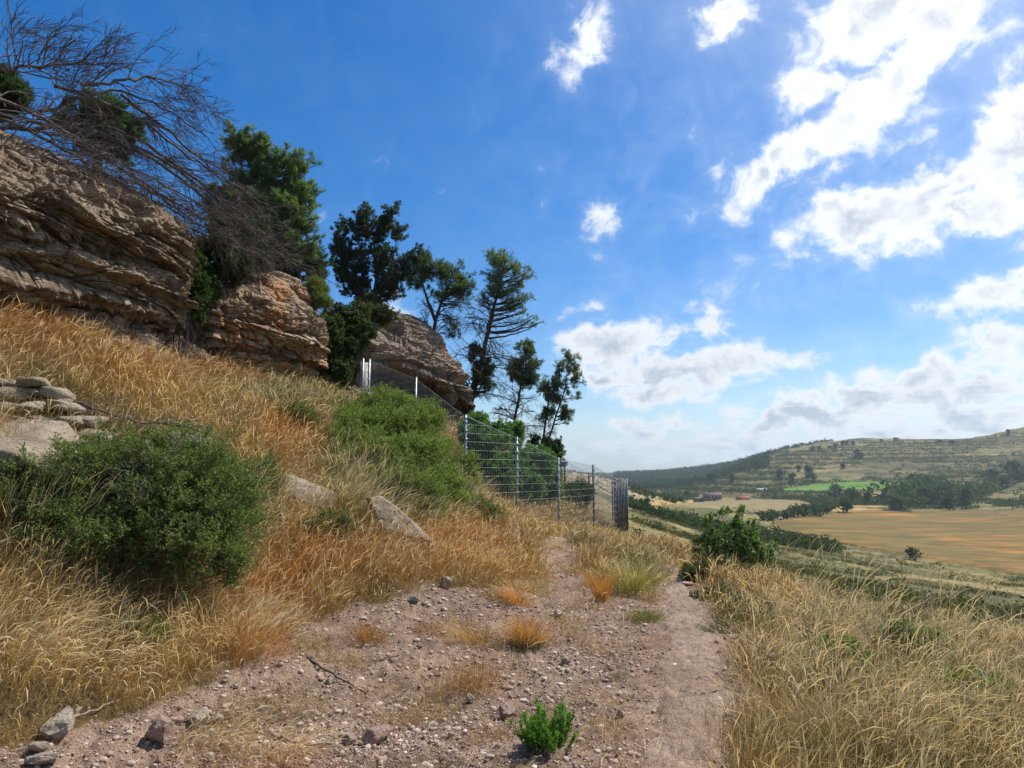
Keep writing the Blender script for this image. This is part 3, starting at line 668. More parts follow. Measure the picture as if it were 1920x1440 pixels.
# ------------------------------------------------------------------ boulders and stones
def ico(sub):
    bm = bmesh.new(); bmesh.ops.create_icosphere(bm, subdivisions=sub, radius=1)
    V = np.array([v.co[:] for v in bm.verts]); F = np.array([[v.index for v in f.verts] for f in bm.faces]); bm.free(); return V, F
ICO = {k: ico(k) for k in (1, 2, 3, 5, 6)}
def rotm(ax, ay, az):
    cx, sx, cy, sy, cz, sz = cos(ax), sin(ax), cos(ay), sin(ay), cos(az), sin(az)
    return np.array([[cz, -sz, 0], [sz, cz, 0], [0, 0, 1]]) @ np.array([[cy, 0, sy], [0, 1, 0], [-sy, 0, cy]]) @ np.array([[1, 0, 0], [0, cx, -sx], [0, sx, cx]])
def stone(name, c, size, rot, mat, seed, label, cat, sub=5, rough=.16, box=.5, sink=.25, parent=None, group=None, layered=0):
    V, F = ICO[sub]; P = V.copy()
    m = np.abs(P).max(1, keepdims=True); P = P * (1 - box) + (P / m) * box * .82
    rr = np.random.default_rng(seed)
    for _ in range(16):   # knock flat facets off
        n = unit(rr.normal(size=3)); dd = rr.uniform(.5, .8); e = P @ n - dd; P = P - np.outer(np.maximum(e, 0) * .95, n)
    P += V * (rough * fbm(P * 1.3 + seed, 4, seed) + rough * .22 * fbm(P * 6, 4, seed + 1) + rough * .06 * fbm(P * 20, 2, seed + 3))[:, None]
    if layered: P += V * (layered * np.abs(fbm(np.stack([P[:, 0] * .8, P[:, 1] * .8, P[:, 2] * 7], 1), 2, seed + 4)))[:, None]
    P = (P * np.array(size)) @ rotm(*rot).T
    P += np.array(c) + (0, 0, size[2] * (1 - sink * 2))
    o = mesh_obj(name, P, F, mat, parent=parent, smooth=(sub >= 5))
    if parent is None: recentre(o)
    return tag(o, label, cat, group)

def gp(px, py, **k): return ground_hit(px, py, **k)[0]
stone("boulder", (-4.75, 6.9, 1.35), (1.15, .8, .52), (.12, .22, -.35), M['stone'], 5, "huge pale flat topped boulder half hidden behind the big green bush", "boulder", 6, .12, .45, .25)
stone("boulder", W(572, 930, 9.2) - (0, 0, .34), (.45, .4, .36), (.2, .3, .3), M['stone'], 8, "squarish grey tan boulder sunk in tall orange grass", "boulder", 6, .12, .6, .1)
stone("boulder", W(742, 985, 8.7) - (0, 0, .26), (.62, .26, .24), (.35, .62, -.35), M['stone'], 9, "long sloping pale slab poking out of the grass below the green thicket", "boulder", 6, .1, .35, .1)
stone("boulder", gp(1050, 1012) - (0, .1, .12), (.62, .5, .14), (0, .06, 0), M['stone'], 19, "low gravelly rock hump at the head of the bare slope", "boulder", 5, .25, .2, .3)

stone("boulder", W(702, 642, 20.5) - (0, 0, .42), (.62, .5, .44), (.1, .1, .3), M['rock_c'], 87, "bulging tan grey block on the left shoulder of the grey dome", "boulder", 6, .2, .5, .05)

# dry stone wall of irregular blocks
wl = empty("dry_stone_wall", (-5.3, 7.6, 1.9), "short ruined dry stone wall of cream blocks above the pale boulder", "stone wall")
rw = np.random.default_rng(4); allV, allF, nv = [], [], 0
for row, (py0, hh) in enumerate([(800, .125), (772, .12), (747, .12), (728, .10)]):
    px = -60 - rw.uniform(0, 30)
    while px < (175 - row * 32):
        wpx = rw.uniform(34, 66); c = W(px + wpx / 2, py0 - 10, 7.5 + (px * .0035) + row * .04)
        V, F = ICO[3]; P = V.copy(); m = np.abs(P).max(1, keepdims=True); P = P * .18 + (P / m) * .82 * .8
        
        for _ in range(9):
            nn = unit(rw.normal(size=3)); dd = rw.uniform(.62, .85); e_ = P @ nn - dd; P = P - np.outer(np.maximum(e_, 0) * .95, nn)
        P += V * (.10 * fbm(P * 1.6 + px, 3, int(px) + 70))[:, None] + V * (.04 * fbm(P * 6 + px, 2, 3))[:, None]
        P = P * (wpx / FPX * 7.7 * .56, .22, hh * .64 * rw.uniform(.85, 1.1)) @ rotm(rw.normal(0, .05), rw.normal(0, .06), rw.normal(-.4, .08)).T + c
        allV.append(P); allF.append(F + nv); nv += len(P); px += wpx * .95
mesh_obj("blockwork", np.concatenate(allV), np.concatenate(allF), M['wallstone'], parent=wl)
stone("boulder", W(116, 758, 7.9) - (0, 0, .06), (.14, .13, .13), (.2, .3, .5), M['wallstone'], 33, "chalky white rounded stone at the end of the ruined wall", "boulder", 5, .15, .4, .1)
stone("boulder", W(165, 812, 7.9) - (0, 0, .10), (.36, .2, .10), (.1, .15, -.3), M['wallstone'], 35, "flat cream stone lying just under the ruined wall", "boulder", 5, .15, .4, .1)
stone("boulder", W(352, 822, 8.4) - (0, 0, .12), (.42, .22, .12), (.1, .25, -.3), M['wallstone'], 36, "pale slab showing behind the top of the big green bush", "boulder", 5, .15, .4, .1)

pinkm = mat_rock("pink_stone", (.68, .49, .40), (.56, .37, .30), (.36, .23, .18), (.5, .3, .2), .3, 4.0)
palem = mat_rock("cream_stone", (.76, .66, .52), (.62, .51, .40), (.42, .33, .25), (.5, .33, .22), .3, 4.0)
for i, (px, py, sx, sy, sz, m, lab) in enumerate([
    (300, 1392, .085, .075, .078, pinkm, "rounded pinkish stone, biggest on the clay below the leaning grass"),
    (368, 1358, .062, .05, .042, palem, "smooth cream stone just uphill of the big pink one"),
    (406, 1356, .033, .03, .025, palem, "small cream pebble right of the smooth cream stone"),
    (706, 1392, .10, .05, .045, pinkm, "long pale pink wedge of stone left of the green herb"),
    (655, 1394, .038, .03, .03, palem, "little cream stone touching the pale pink wedge"),
    (950, 1345, .05, .045, .045, pinkm, "grey pink stone against the left of the green herb"),
    (1162, 1345, .035, .03, .028, palem, "egg sized white pebble on the clay at the path edge"),
    (112, 1375, .10, .07, .06, palem, "angular pale stone under the dry branch and grass"),
    (72, 1410, .05, .04, .03, palem, "flat round cream stone near the lower left corner"),
    (82, 1436, .075, .05, .035, palem, "oval white stone at the very bottom left"),
    (838, 1102, .06, .05, .06, palem, "pale knob of rock under the fringe of orange grass"),
    (775, 1130, .05, .04, .035, palem, "cream cobble on the bare bank below the orange grass"),
    (1046, 1157, .045, .04, .035, palem, "cream cobble beside the feathery orange tuft"),
    (1287, 1098, .08, .06, .03, pinkm, "flat stone where the footpath narrows"),
    (618, 1284, .03, .028, .028, palem, "grey pebble resting on the fallen dark twig"),
    (1060, 1246, .035, .035, .03, pinkm, "reddish cobble on bare ground above the green herb"),
    (440, 1292, .022, .02, .02, palem, "small white pebble below the arching grass"),
    (545, 1120, .05, .045, .03, palem, "flat pale stone peeping from grass above the bare bank"),
    (880, 1318, .03, .03, .03, palem, "pale pebble up and left of the green herb"),
]):
    p = gp(px, py, r0=1.5); stone("rock", p, (sx * 1.4, sy * 1.4, sz * 1.35), (rw.normal(0, .2), rw.normal(0, .2), rw.uniform(0, 3)), m, 100 + i, lab, "stone", 5, .16, .3, .12)

def gravel():
    """pebbles nobody could count: two sizes, all in one object"""
    Vs, Fs, nv = [], [], 0; g = np.random.default_rng(8); tints = []
    for sub, n, smin, smax, r1 in ((2, 4600, .009, .030, 11), (1, 46000, .0035, .011, 9.5)):
        r = (2.9 ** .55 + (r1 ** .55 - 2.9 ** .55) * g.random(n * 3)) ** (1 / .55); th = g.uniform(-.72, .42, n * 3)
        x, y = r * np.sin(th), r * np.cos(th); ok = is_bare(x, y) | (g.random(n * 3) < .04)
        path = in_poly(x, y, [tuple(p) for p in pl] + [tuple(p) for p in pr[::-1]]); ok &= ~path | (g.random(n * 3) < (.4 if sub == 2 else .85))
        cl = n2d(x, y, 1.1, 3, 51) + .25; ok &= g.random(n * 3) < np.clip(.35 + cl * 1.6, .12, 1)
        x, y = x[ok][:n], y[ok][:n]; n = len(x); z = height(x, y)
        P3 = np.stack([x, y, 0 * x], 1); z += .034 * fbm(P3 * 5, 3, 21) + .024 * fbm(P3 * 17, 3, 22) + .012 * perlin(P3 * 46, 23)
        V, F = ICO[sub]; s = smin * (smax / smin) ** (g.random(n) ** 1.7); s *= 1 + .03 * np.maximum(y - 6, 0)
        sc = s[:, None] * g.uniform(.65, 1.15, (n, 3)) * (1, 1, .7)
        P = V[None] * (1 + .34 * (g.random((n, len(V), 1)) - .5)); P = P * sc[:, None]
        a = g.uniform(0, 6.28, n); ca, sa = np.cos(a), np.sin(a)
        P = np.stack([P[..., 0] * ca[:, None] - P[..., 1] * sa[:, None], P[..., 0] * sa[:, None] + P[..., 1] * ca[:, None], P[..., 2]], 2)
        P += np.stack([x, y, z + sc[:, 2] * .05], 1)[:, None]
        Vs.append(P.reshape(-1, 3)); Fs.append((F[None] + (np.arange(n) * len(V))[:, None, None] + nv).reshape(-1, 3)); nv += n * len(V)
        pal = np.array([(.56, .46, .38), (.48, .37, .30), (.36, .25, .19), (.68, .59, .50), (.24, .17, .14), (.58, .40, .32)])
        c = pal[g.integers(0, 6, n)] * g.uniform(.75, 1.1, (n, 1)); tints.append(np.repeat(c, len(V), 0))
    m, T, out = new_mat("pebble"); a = T.add('ShaderNodeAttribute', attribute_name='tint').outputs['Color']
    nz = T.noise(geo_pos(T), 160, 4, .6); bsdf(T, out, T.mix(T.rng(nz, .4, .62, 0, .5), a, (.25, .18, .14)), .9, nz, .5, .004, spec=.15)
    tag(mesh_obj("gravel", np.concatenate(Vs), np.concatenate(Fs), m, tint=np.concatenate(tints), smooth=True), "loose pale and reddish pebbles strewn over the bare clay slope", "gravel", kind="stuff")
gravel()

# ------------------------------------------------------------------ growing things
def tubes(P, R, sides=4, cap=False):
    """P (n,k,3) polylines, R (n,k) radii -> vertices, quads"""
    n, k, _ = P.shape; t = unit(np.gradient(P, axis=1)); ref = np.where(np.abs(t[..., 2:3]) > .9, (1., 0, 0), (0, 0, 1.))
    a = unit(np.cross(t, ref)); b = np.cross(t, a); ang = np.arange(sides) * 2 * pi / sides
    V = P[:, :, None] + R[:, :, None, None] * (a[:, :, None] * np.cos(ang)[:, None] + b[:, :, None] * np.sin(ang)[:, None])
    base = (np.arange(n) * k * sides)[:, None, None]; i = (np.arange(k - 1) * sides)[None, :, None]; j = np.arange(sides)[None, None]; j2 = (j + 1) % sides
    F = np.stack([base + i + j, base + i + j2, base + i + sides + j2, base + i + sides + j], -1).reshape(-1, 4)
    return V.reshape(-1, 3), F

class Buf:
    def __init__(s): s.V, s.F, s.T, s.n = [], {}, [], 0
    def add(s, V, F, tint=None):
        V = V.reshape(-1, 3); s.V.append(V); s.F.setdefault(F.shape[1], []).append(F + s.n); s.n += len(V)
        if tint is not None: s.T.append(tint)
    def obj(s, name, mat, parent=None, smooth=False):
        return mesh_obj(name, np.concatenate(s.V), [np.concatenate(f) for f in s.F.values()], mat, parent, np.concatenate(s.T) if s.T else None, smooth)

def shoots(p0, d0, L, k, g, bend=(0, 0, 0), wig=.1):
    """curved shoots: start, direction, length -> (n,k,3)"""
    n = len(p0); d = unit(d0); st = (L / (k - 1))[:, None]; P = [p0]; bend = np.broadcast_to(np.asarray(bend, float), (n, 3))
    for i in range(k - 1):
        d = unit(d + bend / (k - 1) + g.normal(0, wig, (n, 3))); P.append(P[-1] + d * st)
    return np.stack(P, 1)

def off(P, R, n_per, u0, u1, ang, g, lens, k, bend, wig, upbias=0.0, rr=.55):
    """side shoots off every polyline of P"""
    n, kk, _ = P.shape; idx = np.repeat(np.arange(n), n_per); u = g.uniform(u0, u1, len(idx)) * (kk - 1); i = np.minimum(u.astype(int), kk - 2); f = (u - i)[:, None]
    p = P[idx, i] * (1 - f) + P[idx, i + 1] * f; t = unit(P[idx, i + 1] - P[idx, i]); q = g.normal(size=(len(idx), 3)); q = unit(q - (q * t).sum(1, keepdims=True) * t)
    a = g.uniform(ang * .6, ang * 1.3, (len(idx), 1)); d = t * np.cos(a) + q * np.sin(a) + np.array([0, 0, upbias])
    uu = u / (kk - 1); L = lens * g.uniform(.55, 1.15, len(idx)) * (1 - .45 * uu)
    r = (R[idx, i] * (1 - f[:, 0]) + R[idx, i + 1] * f[:, 0]) * rr
    S_ = shoots(p, d, L, k, g, bend, wig); rad = r[:, None] * np.linspace(1, .35, k)[None]
    return S_, rad

def needle_tufts(B, P, g, n_per, ln, wd, c0, c1, spread=.9, u0=.35):
    """blades fanned around the shoots P"""
    n, k, _ = P.shape; idx = np.repeat(np.arange(n), n_per); u = g.uniform(u0, 1, len(idx)) * (k - 1); i = np.minimum(u.astype(int), k - 2); f = (u - i)[:, None]
    p = P[idx, i] * (1 - f) + P[idx, i + 1] * f; t = unit(P[idx, i + 1] - P[idx, i])
    d = unit(t * .8 + g.normal(0, spread, (len(idx), 3))); s = unit(np.cross(d, g.normal(size=d.shape)))
    L = (ln * g.uniform(.6, 1.2, len(idx)))[:, None]; w = wd * .5
    V = np.stack([p, p + d * L * .5 + s * w, p + d * L, p + d * L * .5 - s * w], 1)
    F = np.arange(len(idx) * 4).reshape(-1, 4)
    sh = g.random(n)[idx] * .6 + g.random(len(idx)) * .4
    c = np.array(c0) * (1 - sh[:, None]) + np.array(c1) * sh[:, None]
    B.add(V, F, np.repeat(c, 4, 0))

def in_blobs(p, blobs, s=1.0):
    v = np.full(len(p), -1e3)
    for c, r in blobs: v = np.maximum(v, s - np.linalg.norm((p - c) / r, axis=1))
    return v

def plant(name, label, cat, trunks, blobs, g, n1=60, n2=8, n3=5, l2=.5, l3=.22, leaf=(.07, .018), nleaf=12, c0=(.02, .035, .012), c1=(.06, .09, .03),
          r0=.12, bare=0, barel=.8, mat='needle', spread=.9, rise=.35, group=None, crown='crown', trunkname='trunk', tw=.006, bare_bend=(0, 0, -.6), bare_u=(.15, .6), wood='bark', droop=-.05, shell=.35, loose=.3):
    """trunks: list of polylines; blobs: [(centre, radii)] the crown fills"""
    base = np.array(trunks[0][0], float)
    th = empty(name, base, label, cat, group)
    wb, fb = Buf(), Buf()
    TP = []
    for j, tr in enumerate(trunks):
        tr = np.array(tr, float); d = np.concatenate([[0], np.cumsum(np.linalg.norm(np.diff(tr, axis=0), axis=1))]); t = np.linspace(0, d[-1], 26)
        P = np.stack([np.interp(t, d, tr[:, q]) for q in range(3)], 1)
        kx = np.array([.25, .5, .25])
        for _ in range(4):
            P[1:-1] = P[:-2] * .25 + P[1:-1] * .5 + P[2:] * .25
        P[1:] += .012 * d[-1] * np.stack([perlin(P[1:] * 1.7 + q * 9, 60 + j) for q in range(3)], 1) * np.linspace(.1, 1, 25)[:, None]
        R = r0 * (1 if j == 0 else .75) * np.linspace(1, .16, 26) ** .9; R[0] *= 1.25
        wb.add(*tubes(P[None], R[None], 8)); TP.append((P, R))
    allP = np.concatenate([p for p, r in TP]); allR = np.concatenate([r for p, r in TP])
    # limbs run from the trunk to places in the crown
    vol = np.array([np.prod(r) ** (1 / 1.5) for c, r in blobs]); pick = g.choice(len(blobs), n1, p=vol / vol.sum())
    q = unit(g.normal(size=(n1, 3))) * (g.uniform(shell, 1, (n1, 1)) ** .6)
    tgt = np.array([blobs[i][0] for i in pick]) + q * np.array([blobs[i][1] for i in pick]) * g.uniform(.70, .92 + .25 * loose, (n1, 1))
    D = np.linalg.norm(tgt[:, None] - allP[None], axis=2); lowpen = (allP[None, :, 2] > tgt[:, None, 2] - rise * D * .6) * 3.0
    k = np.argmin(D + lowpen + (np.arange(len(allP)) % 26 < 3)[None] * 1.0, axis=1); s0 = allP[k]; r_ = np.minimum(allR[k] * .6, r0 * .45)
    u = np.linspace(0, 1, 12)[None, :, None]; mid = s0 * .45 + tgt * .55; mid = mid + (0, 0, 1) * (np.linalg.norm(tgt - s0, axis=1)[:, None] * -.12) + g.normal(0, .06, mid.shape) * np.linalg.norm(tgt - s0, axis=1)[:, None]
    L1 = s0[:, None] * (1 - u) ** 2 + 2 * mid[:, None] * u * (1 - u) + tgt[:, None] * u ** 2
    L1 += np.concatenate([np.zeros((n1, 1, 3)), np.cumsum(g.normal(0, .008, (n1, 11, 3)), 1) * np.linalg.norm(tgt - s0, axis=1)[:, None, None]], 1)
    R1 = np.maximum(r_[:, None] * np.linspace(1, .25, 12)[None], tw * .9); wb.add(*tubes(L1, R1, 5))
    L2, R2 = off(L1, R1, n2, .35, 1.0, .8, g, l2, 7, (0, 0, droop + .1), .12, .12)
    m = in_blobs(L2[:, -1], blobs, 1.10 + .15 * loose + loose * g.random(len(L2)) ** 2) > 0; L2, R2 = L2[m], np.maximum(R2[m], tw * .7); wb.add(*tubes(L2, R2, 4))
    L3, R3 = off(L2, R2, n3, .2, 1.0, .7, g, l3, 5, (0, 0, .15), .1, .1)
    m = in_blobs(L3[:, -1], blobs, 1.16 + .2 * loose + loose * 1.2 * g.random(len(L3)) ** 2) > 0; L3 = L3[m]; R3 = np.maximum(R3[m], tw * .5); wb.add(*tubes(L3, R3, 3))
    L2t = np.concatenate([L2]); needle_tufts(fb, L3, g, nleaf, leaf[0], leaf[1], c0, c1, spread, .25); needle_tufts(fb, L2t, g, nleaf, leaf[0], leaf[1], c0, c1, spread, .6)
    if bare:
        P, R = TP[0]; B1, RB1 = off(P[None], R[None], bare, bare_u[0], bare_u[1], 1.25, g, barel, 11, bare_bend, .07, .3); RB1 = np.clip(RB1, tw, .017)
        wb.add(*tubes(B1, RB1, 4)); B2, RB2 = off(B1, RB1, 9, .25, 1, .65, g, barel * .45, 7, tuple(.6 * v for v in bare_bend), .09); RB2 = np.maximum(RB2, tw * .75); wb.add(*tubes(B2, RB2, 3))
        B3, RB3 = off(B2, RB2, 5, .2, 1, .6, g, barel * .2, 5, (0, 0, -.4), .1); wb.add(*tubes(B3, np.maximum(RB3, tw * .6), 3))
    wb.obj(trunkname, M[wood], th, True); fb.obj(crown, M[mat], th)
    return th

def bl(px, py, Y, rx, ry, rd=None):
    """crown lobe: centre in the photo, distance, half sizes in photo pixels"""
    c = W(px, py, Y); k = Y / FPX * 1.0
    return (c, np.array([rx * k, (rd if rd else (rx + ry) / 2) * k, ry * k]))
G = lambda s: np.random.default_rng(s)

PINE0, PINE1 = (.030, .060, .022), (.10, .155, .045)
DK0, DK1 = (.012, .022, .012), (.035, .055, .025)
# pines and oaks on the bluff
plant("pine_tree", "tall bright green pine rising behind the dead brushwood", "tree", [[W(505, 560, 18), W(505, 470, 18.1), W(495, 380, 18.2), W(500, 290, 18.3)]],
      [bl(470, 300, 18, 62, 55), bl(535, 330, 18.4, 60, 55), bl(440, 370, 17.8, 50, 60), bl(570, 390, 18.3, 46, 60), bl(500, 400, 18, 75, 60), bl(480, 270, 18.2, 35, 28), bl(545, 460, 18.3, 50, 40), bl(440, 450, 18, 60, 50), bl(590, 440, 18.4, 26, 40), bl(575, 340, 18.4, 34, 46), bl(440, 260, 18, 34, 30), bl(420, 390, 17.6, 50, 50), bl(520, 430, 18, 60, 60)],
      G(1), 210, 10, 6, .42, .2, (.085, .016), 13, (.06, .10, .06), (.20, .28, .11), .14, loose=.45)
plant("pine_tree", "low rounded dark pine between the tall bright pine and the black oak", "tree", [[W(560, 575, 19.5), W(560, 520, 19.5), W(570, 470, 19.5)]],
      [bl(565, 480, 19.5, 52, 38), bl(530, 510, 19.3, 34, 26), bl(600, 500, 19.6, 26, 34)], G(2), 60, 8, 6, .35, .18, (.075, .016), 12, (.02, .045, .015), (.07, .11, .03), .08)
plant("pine_tree", "green pine half hidden behind the tangle of dead branches", "tree", [[W(180, 330, 14.5), W(190, 260, 14.6), W(200, 190, 14.6)]],
      [bl(190, 215, 14.5, 60, 40), bl(140, 225, 14.3, 40, 34), bl(245, 225, 14.6, 36, 34), bl(200, 270, 14.5, 70, 40)], G(3), 60, 9, 6, .4, .2, (.085, .016), 11, (.03, .06, .03), (.09, .14, .06), .10, loose=.5)
plant("pine_tree", "dark pine cut off by the picture edge beyond the dead branches", "tree", [[W(-40, 300, 13.5), W(-30, 220, 13.5), W(-20, 150, 13.5)]],
      [bl(-10, 160, 13.5, 60, 34), bl(30, 185, 13.4, 34, 26), bl(-40, 200, 13.5, 60, 40)], G(4), 50, 9, 6, .4, .2, (.085, .016), 11, (.02, .045, .02), (.06, .10, .035), .10)
plant("oak_tree", "big blackish evergreen oak standing alone above the cliff gap", "tree", [[W(692, 592, 22), W(700, 560, 22), W(708, 520, 22), W(700, 440, 22)], [W(690, 590, 22), W(680, 550, 22), W(660, 490, 22.1)], [W(700, 575, 22), W(722, 545, 22), W(740, 470, 22)]],
      [bl(655, 430, 22, 38, 40), bl(700, 430, 22, 40, 52), bl(745, 415, 22, 26, 44), bl(690, 490, 22, 66, 42), bl(640, 480, 22, 26, 50), bl(735, 500, 22, 42, 46), bl(790, 490, 22, 24, 28), bl(700, 540, 22, 56, 26), bl(655, 530, 22, 40, 30), bl(735, 540, 22, 38, 26), bl(742, 385, 22, 16, 20), bl(690, 398, 22, 20, 18)],
      G(5), 190, 9, 6, .36, .17, (.055, .030), 8, (.022, .038, .034), (.095, .135, .095), .10, mat='leaf', spread=1.1, shell=.25, loose=.45)
plant("pine_tree", "forked pine with bare lower limbs growing on the domed overhang", "tree", [[W(808, 680, 24), W(814, 615, 24), W(822, 580, 24), W(838, 545, 24), W(852, 500, 24)], [W(816, 600, 24), W(800, 560, 24), W(790, 520, 24)]],
      [bl(850, 515, 24, 38, 30), bl(815, 505, 24, 28, 24), bl(875, 545, 24, 20, 24), bl(835, 550, 24, 44, 20), bl(785, 520, 24, 26, 28), bl(795, 480, 24, 18, 14)],
      G(6), 95, 8, 5, .36, .2, (.085, .014), 7, (.045, .075, .04), (.15, .22, .09), .09, loose=.6, bare=16, barel=1.5, bare_u=(.12, .5), bare_bend=(.1, 0, -.5))
plant("pine_tree", "tallest slender leaning pine with wispy bare branches down its trunk", "tree", [[W(880, 745, 26), W(900, 690, 26), W(915, 625, 26), W(930, 560, 26), W(948, 490, 26)]],
      [bl(945, 500, 26, 38, 26), bl(980, 515, 26, 28, 24), bl(925, 530, 26, 26, 30), bl(965, 555, 26, 44, 22), bl(990, 580, 26, 26, 12), bl(1000, 600, 26, 24, 12), bl(930, 480, 26, 22, 14), bl(905, 555, 26, 14, 20)],
      G(7), 105, 7, 5, .36, .2, (.085, .014), 6, (.08, .12, .08), (.25, .32, .18), .12, bare=34, barel=1.9, loose=.5, bare_u=(.12, .60), bare_bend=(.3, 0, -.95))
plant("pine_tree", "scrubby dark pine crouched at the foot of the tallest pine", "tree", [[W(880, 770, 25.5), W(895, 720, 25.5), W(905, 670, 25.5)]],
      [bl(893, 660, 25.5, 20, 22), bl(905, 700, 25.5, 26, 26), bl(880, 730, 25.5, 20, 26), bl(845, 615, 24.5, 24, 18), bl(915, 725, 25.5, 18, 16)], G(8), 50, 8, 5, .3, .18, (.085, .018), 10, (.035, .065, .035), (.12, .18, .075), .07, bare=12, barel=1.2)
plant("pine_tree", "thin straight trunked pine second from the end of the row", "tree", [[W(960, 838, 28), W(966, 780, 28), W(978, 720, 28), W(985, 655, 28)]],
      [bl(982, 662, 28, 26, 30), bl(1002, 690, 28, 24, 24), bl(963, 692, 28, 20, 22), bl(985, 712, 28, 34, 16)], G(9), 80, 8, 5, .34, .18, (.085, .015), 7, (.04, .075, .045), (.13, .19, .10), .07, loose=.7, bare=30, barel=1.3, bare_u=(.15, .75))
plant("pine_tree", "twin trunked pine at the right end of the row against open sky", "tree", [[W(1012, 866, 29), W(1022, 800, 29), W(1030, 740, 29)], [W(1014, 864, 29), W(1040, 790, 29), W(1060, 730, 29), W(1066, 675, 29)]],
      [bl(1064, 680, 29, 24, 26), bl(1082, 705, 29, 16, 22), bl(1050, 715, 29, 26, 20), bl(1025, 725, 29, 18, 26), bl(1028, 765, 29, 20, 28), bl(1065, 775, 29, 24, 18), bl(1050, 745, 29, 28, 16), bl(1085, 740, 29, 12, 10)],
      G(10), 95, 8, 5, .32, .18, (.085, .015), 7, (.05, .085, .055), (.17, .235, .125), .07, loose=.45, bare=20, barel=1.2, bare_u=(.2, .8))

# shrubs: many thin stems from the ground
def shrub(name, label, cat, base, blobs, g, n1=70, leaf=(.022, .012), c0=(.02, .04, .01), c1=(.08, .13, .03), l2=.22, l3=.1, n2=9, n3=6, nleaf=10, mat='leaf', r0=.018, tw=.002, spread=1.0, group=None, wood='bark', loose=.6):
    base = np.array(base, float); top = np.mean([b[0] for b in blobs], axis=0)
    trunks = []
    for c, r in blobs:
        a = np.array([c[0] * .7 + base[0] * .3, c[1] * .7 + base[1] * .3, 0]); a[2] = min(hz1(a[0], a[1]) - .05, c[2] - r[2] * .5)
        trunks.append([a, (a + c) / 2, c])
    return plant(name, label, cat, trunks, blobs, g, n1, n2, n3, l2, l3, leaf, nleaf, c0, c1, r0, mat=mat, tw=tw, spread=spread, group=group, crown='foliage', trunkname='stem', wood=wood, shell=.5, loose=loose)

shrub("bush", "big dense dark green bush sprawling in the grass at lower left", "bush", gp(250, 1080), [bl(360, 905, 6.5, 110, 76, 110), bl(240, 885, 6.5, 95, 58, 110), bl(390, 1045, 6.2, 60, 36, 70), bl(300, 980, 6.2, 125, 90, 110), bl(140, 905, 6.4, 95, 66, 90), bl(40, 915, 6.2, 90, 62, 80), bl(405, 945, 6.5, 68, 66, 80), bl(395, 1010, 6.4, 50, 44, 60), bl(190, 1000, 6.0, 95, 60, 80), bl(330, 850, 6.8, 80, 28, 70), bl(-20, 960, 6.0, 70, 70, 80), bl(60, 1010, 5.8, 80, 50, 70)],
      G(20), 430, (.021, .010), (.055, .09, .028), (.26, .33, .10), .32, .15, 8, 7, 9, loose=2.3)
shrub("bare_shrub", "silvery bare twigs sticking up through the big green bush", "bush", gp(290, 1060), [bl(300, 880, 6.3, 90, 70, 80), bl(230, 960, 5.9, 90, 60, 60)], G(201), 26, (.01, .003), (.2, .17, .12), (.3, .26, .2), .25, .14, 4, 3, 1, wood='twig', loose=.8, r0=.008)
shrub("bush", "tall sunlit green thicket filling the slope below the upper fence", "bush", gp(760, 990), [bl(680, 815, 12.5, 50, 40, 60), bl(750, 812, 12.8, 54, 40, 60), bl(700, 870, 11.5, 60, 48, 60), bl(775, 880, 11.5, 60, 50, 60), bl(815, 860, 13, 44, 34, 50), bl(775, 940, 10.6, 60, 46, 50), bl(655, 795, 13, 30, 26, 40), bl(720, 762, 13.8, 60, 24, 50), bl(790, 790, 13.6, 36, 34, 40), bl(860, 890, 13, 30, 40, 40), bl(650, 850, 11.8, 34, 44, 40), bl(830, 930, 11.5, 36, 38, 40), bl(725, 925, 10.8, 34, 34, 40)],
      G(21), 620, (.050, .011), (.06, .10, .025), (.30, .37, .10), .38, .2, 7, 6, 7, loose=1.8)
shrub("bush", "ivy dark bush wedged between the orange streaked block and the grey dome", "bush", W(635, 720, 19), [bl(640, 650, 19, 36, 44), bl(670, 620, 19.5, 40, 36), bl(630, 700, 18.8, 30, 34), bl(665, 590, 20, 36, 22), bl(620, 610, 19, 22, 30)],
      G(22), 170, (.05, .03), (.025, .045, .018), (.09, .125, .045), .3, .15, 8, 6, 9)
shrub("bush", "olive heath bush spread on top of the cliff below the black oak", "bush", W(660, 600, 21), [bl(640, 592, 21, 40, 22), bl(700, 590, 21, 50, 18), bl(690, 570, 21.3, 30, 16)],
      G(23), 110, (.05, .02), (.04, .045, .025), (.11, .12, .06), .3, .15, 8, 6, 9)
shrub("bush", "feathery pale green broom tuft on top of the orange streaked block", "bush", W(590, 570, 18), [bl(590, 545, 18, 28, 26), bl(602, 568, 17.8, 18, 18)],
      G(24), 70, (.09, .008), (.07, .09, .03), (.19, .22, .08), .25, .12, 7, 5, 9, 'needle')
shrub("bush", "very dark ivy and fig thicket filling the cleft beside the long bluff", "bush", W(380, 560, 14.5), [bl(400, 475, 14.6, 58, 46), bl(372, 530, 14.2, 34, 56), bl(430, 500, 15, 50, 30), bl(356, 500, 13.8, 26, 40), bl(470, 490, 15.8, 40, 20), bl(440, 440, 15.5, 66, 40), bl(362, 585, 14.0, 20, 40)],
      G(25), 260, (.045, .028), (.025, .045, .018), (.09, .14, .045), .3, .14, 8, 6, 10)
shrub("fig_sapling", "bright leaved fig sapling at the nose of the long bluff", "bush", W(345, 520, 13.4), [bl(345, 492, 13.3, 22, 20), bl(330, 510, 13.2, 12, 12)], G(26), 18, (.10, .07), (.04, .09, .02), (.11, .19, .05), .16, .1, 4, 3, 3)
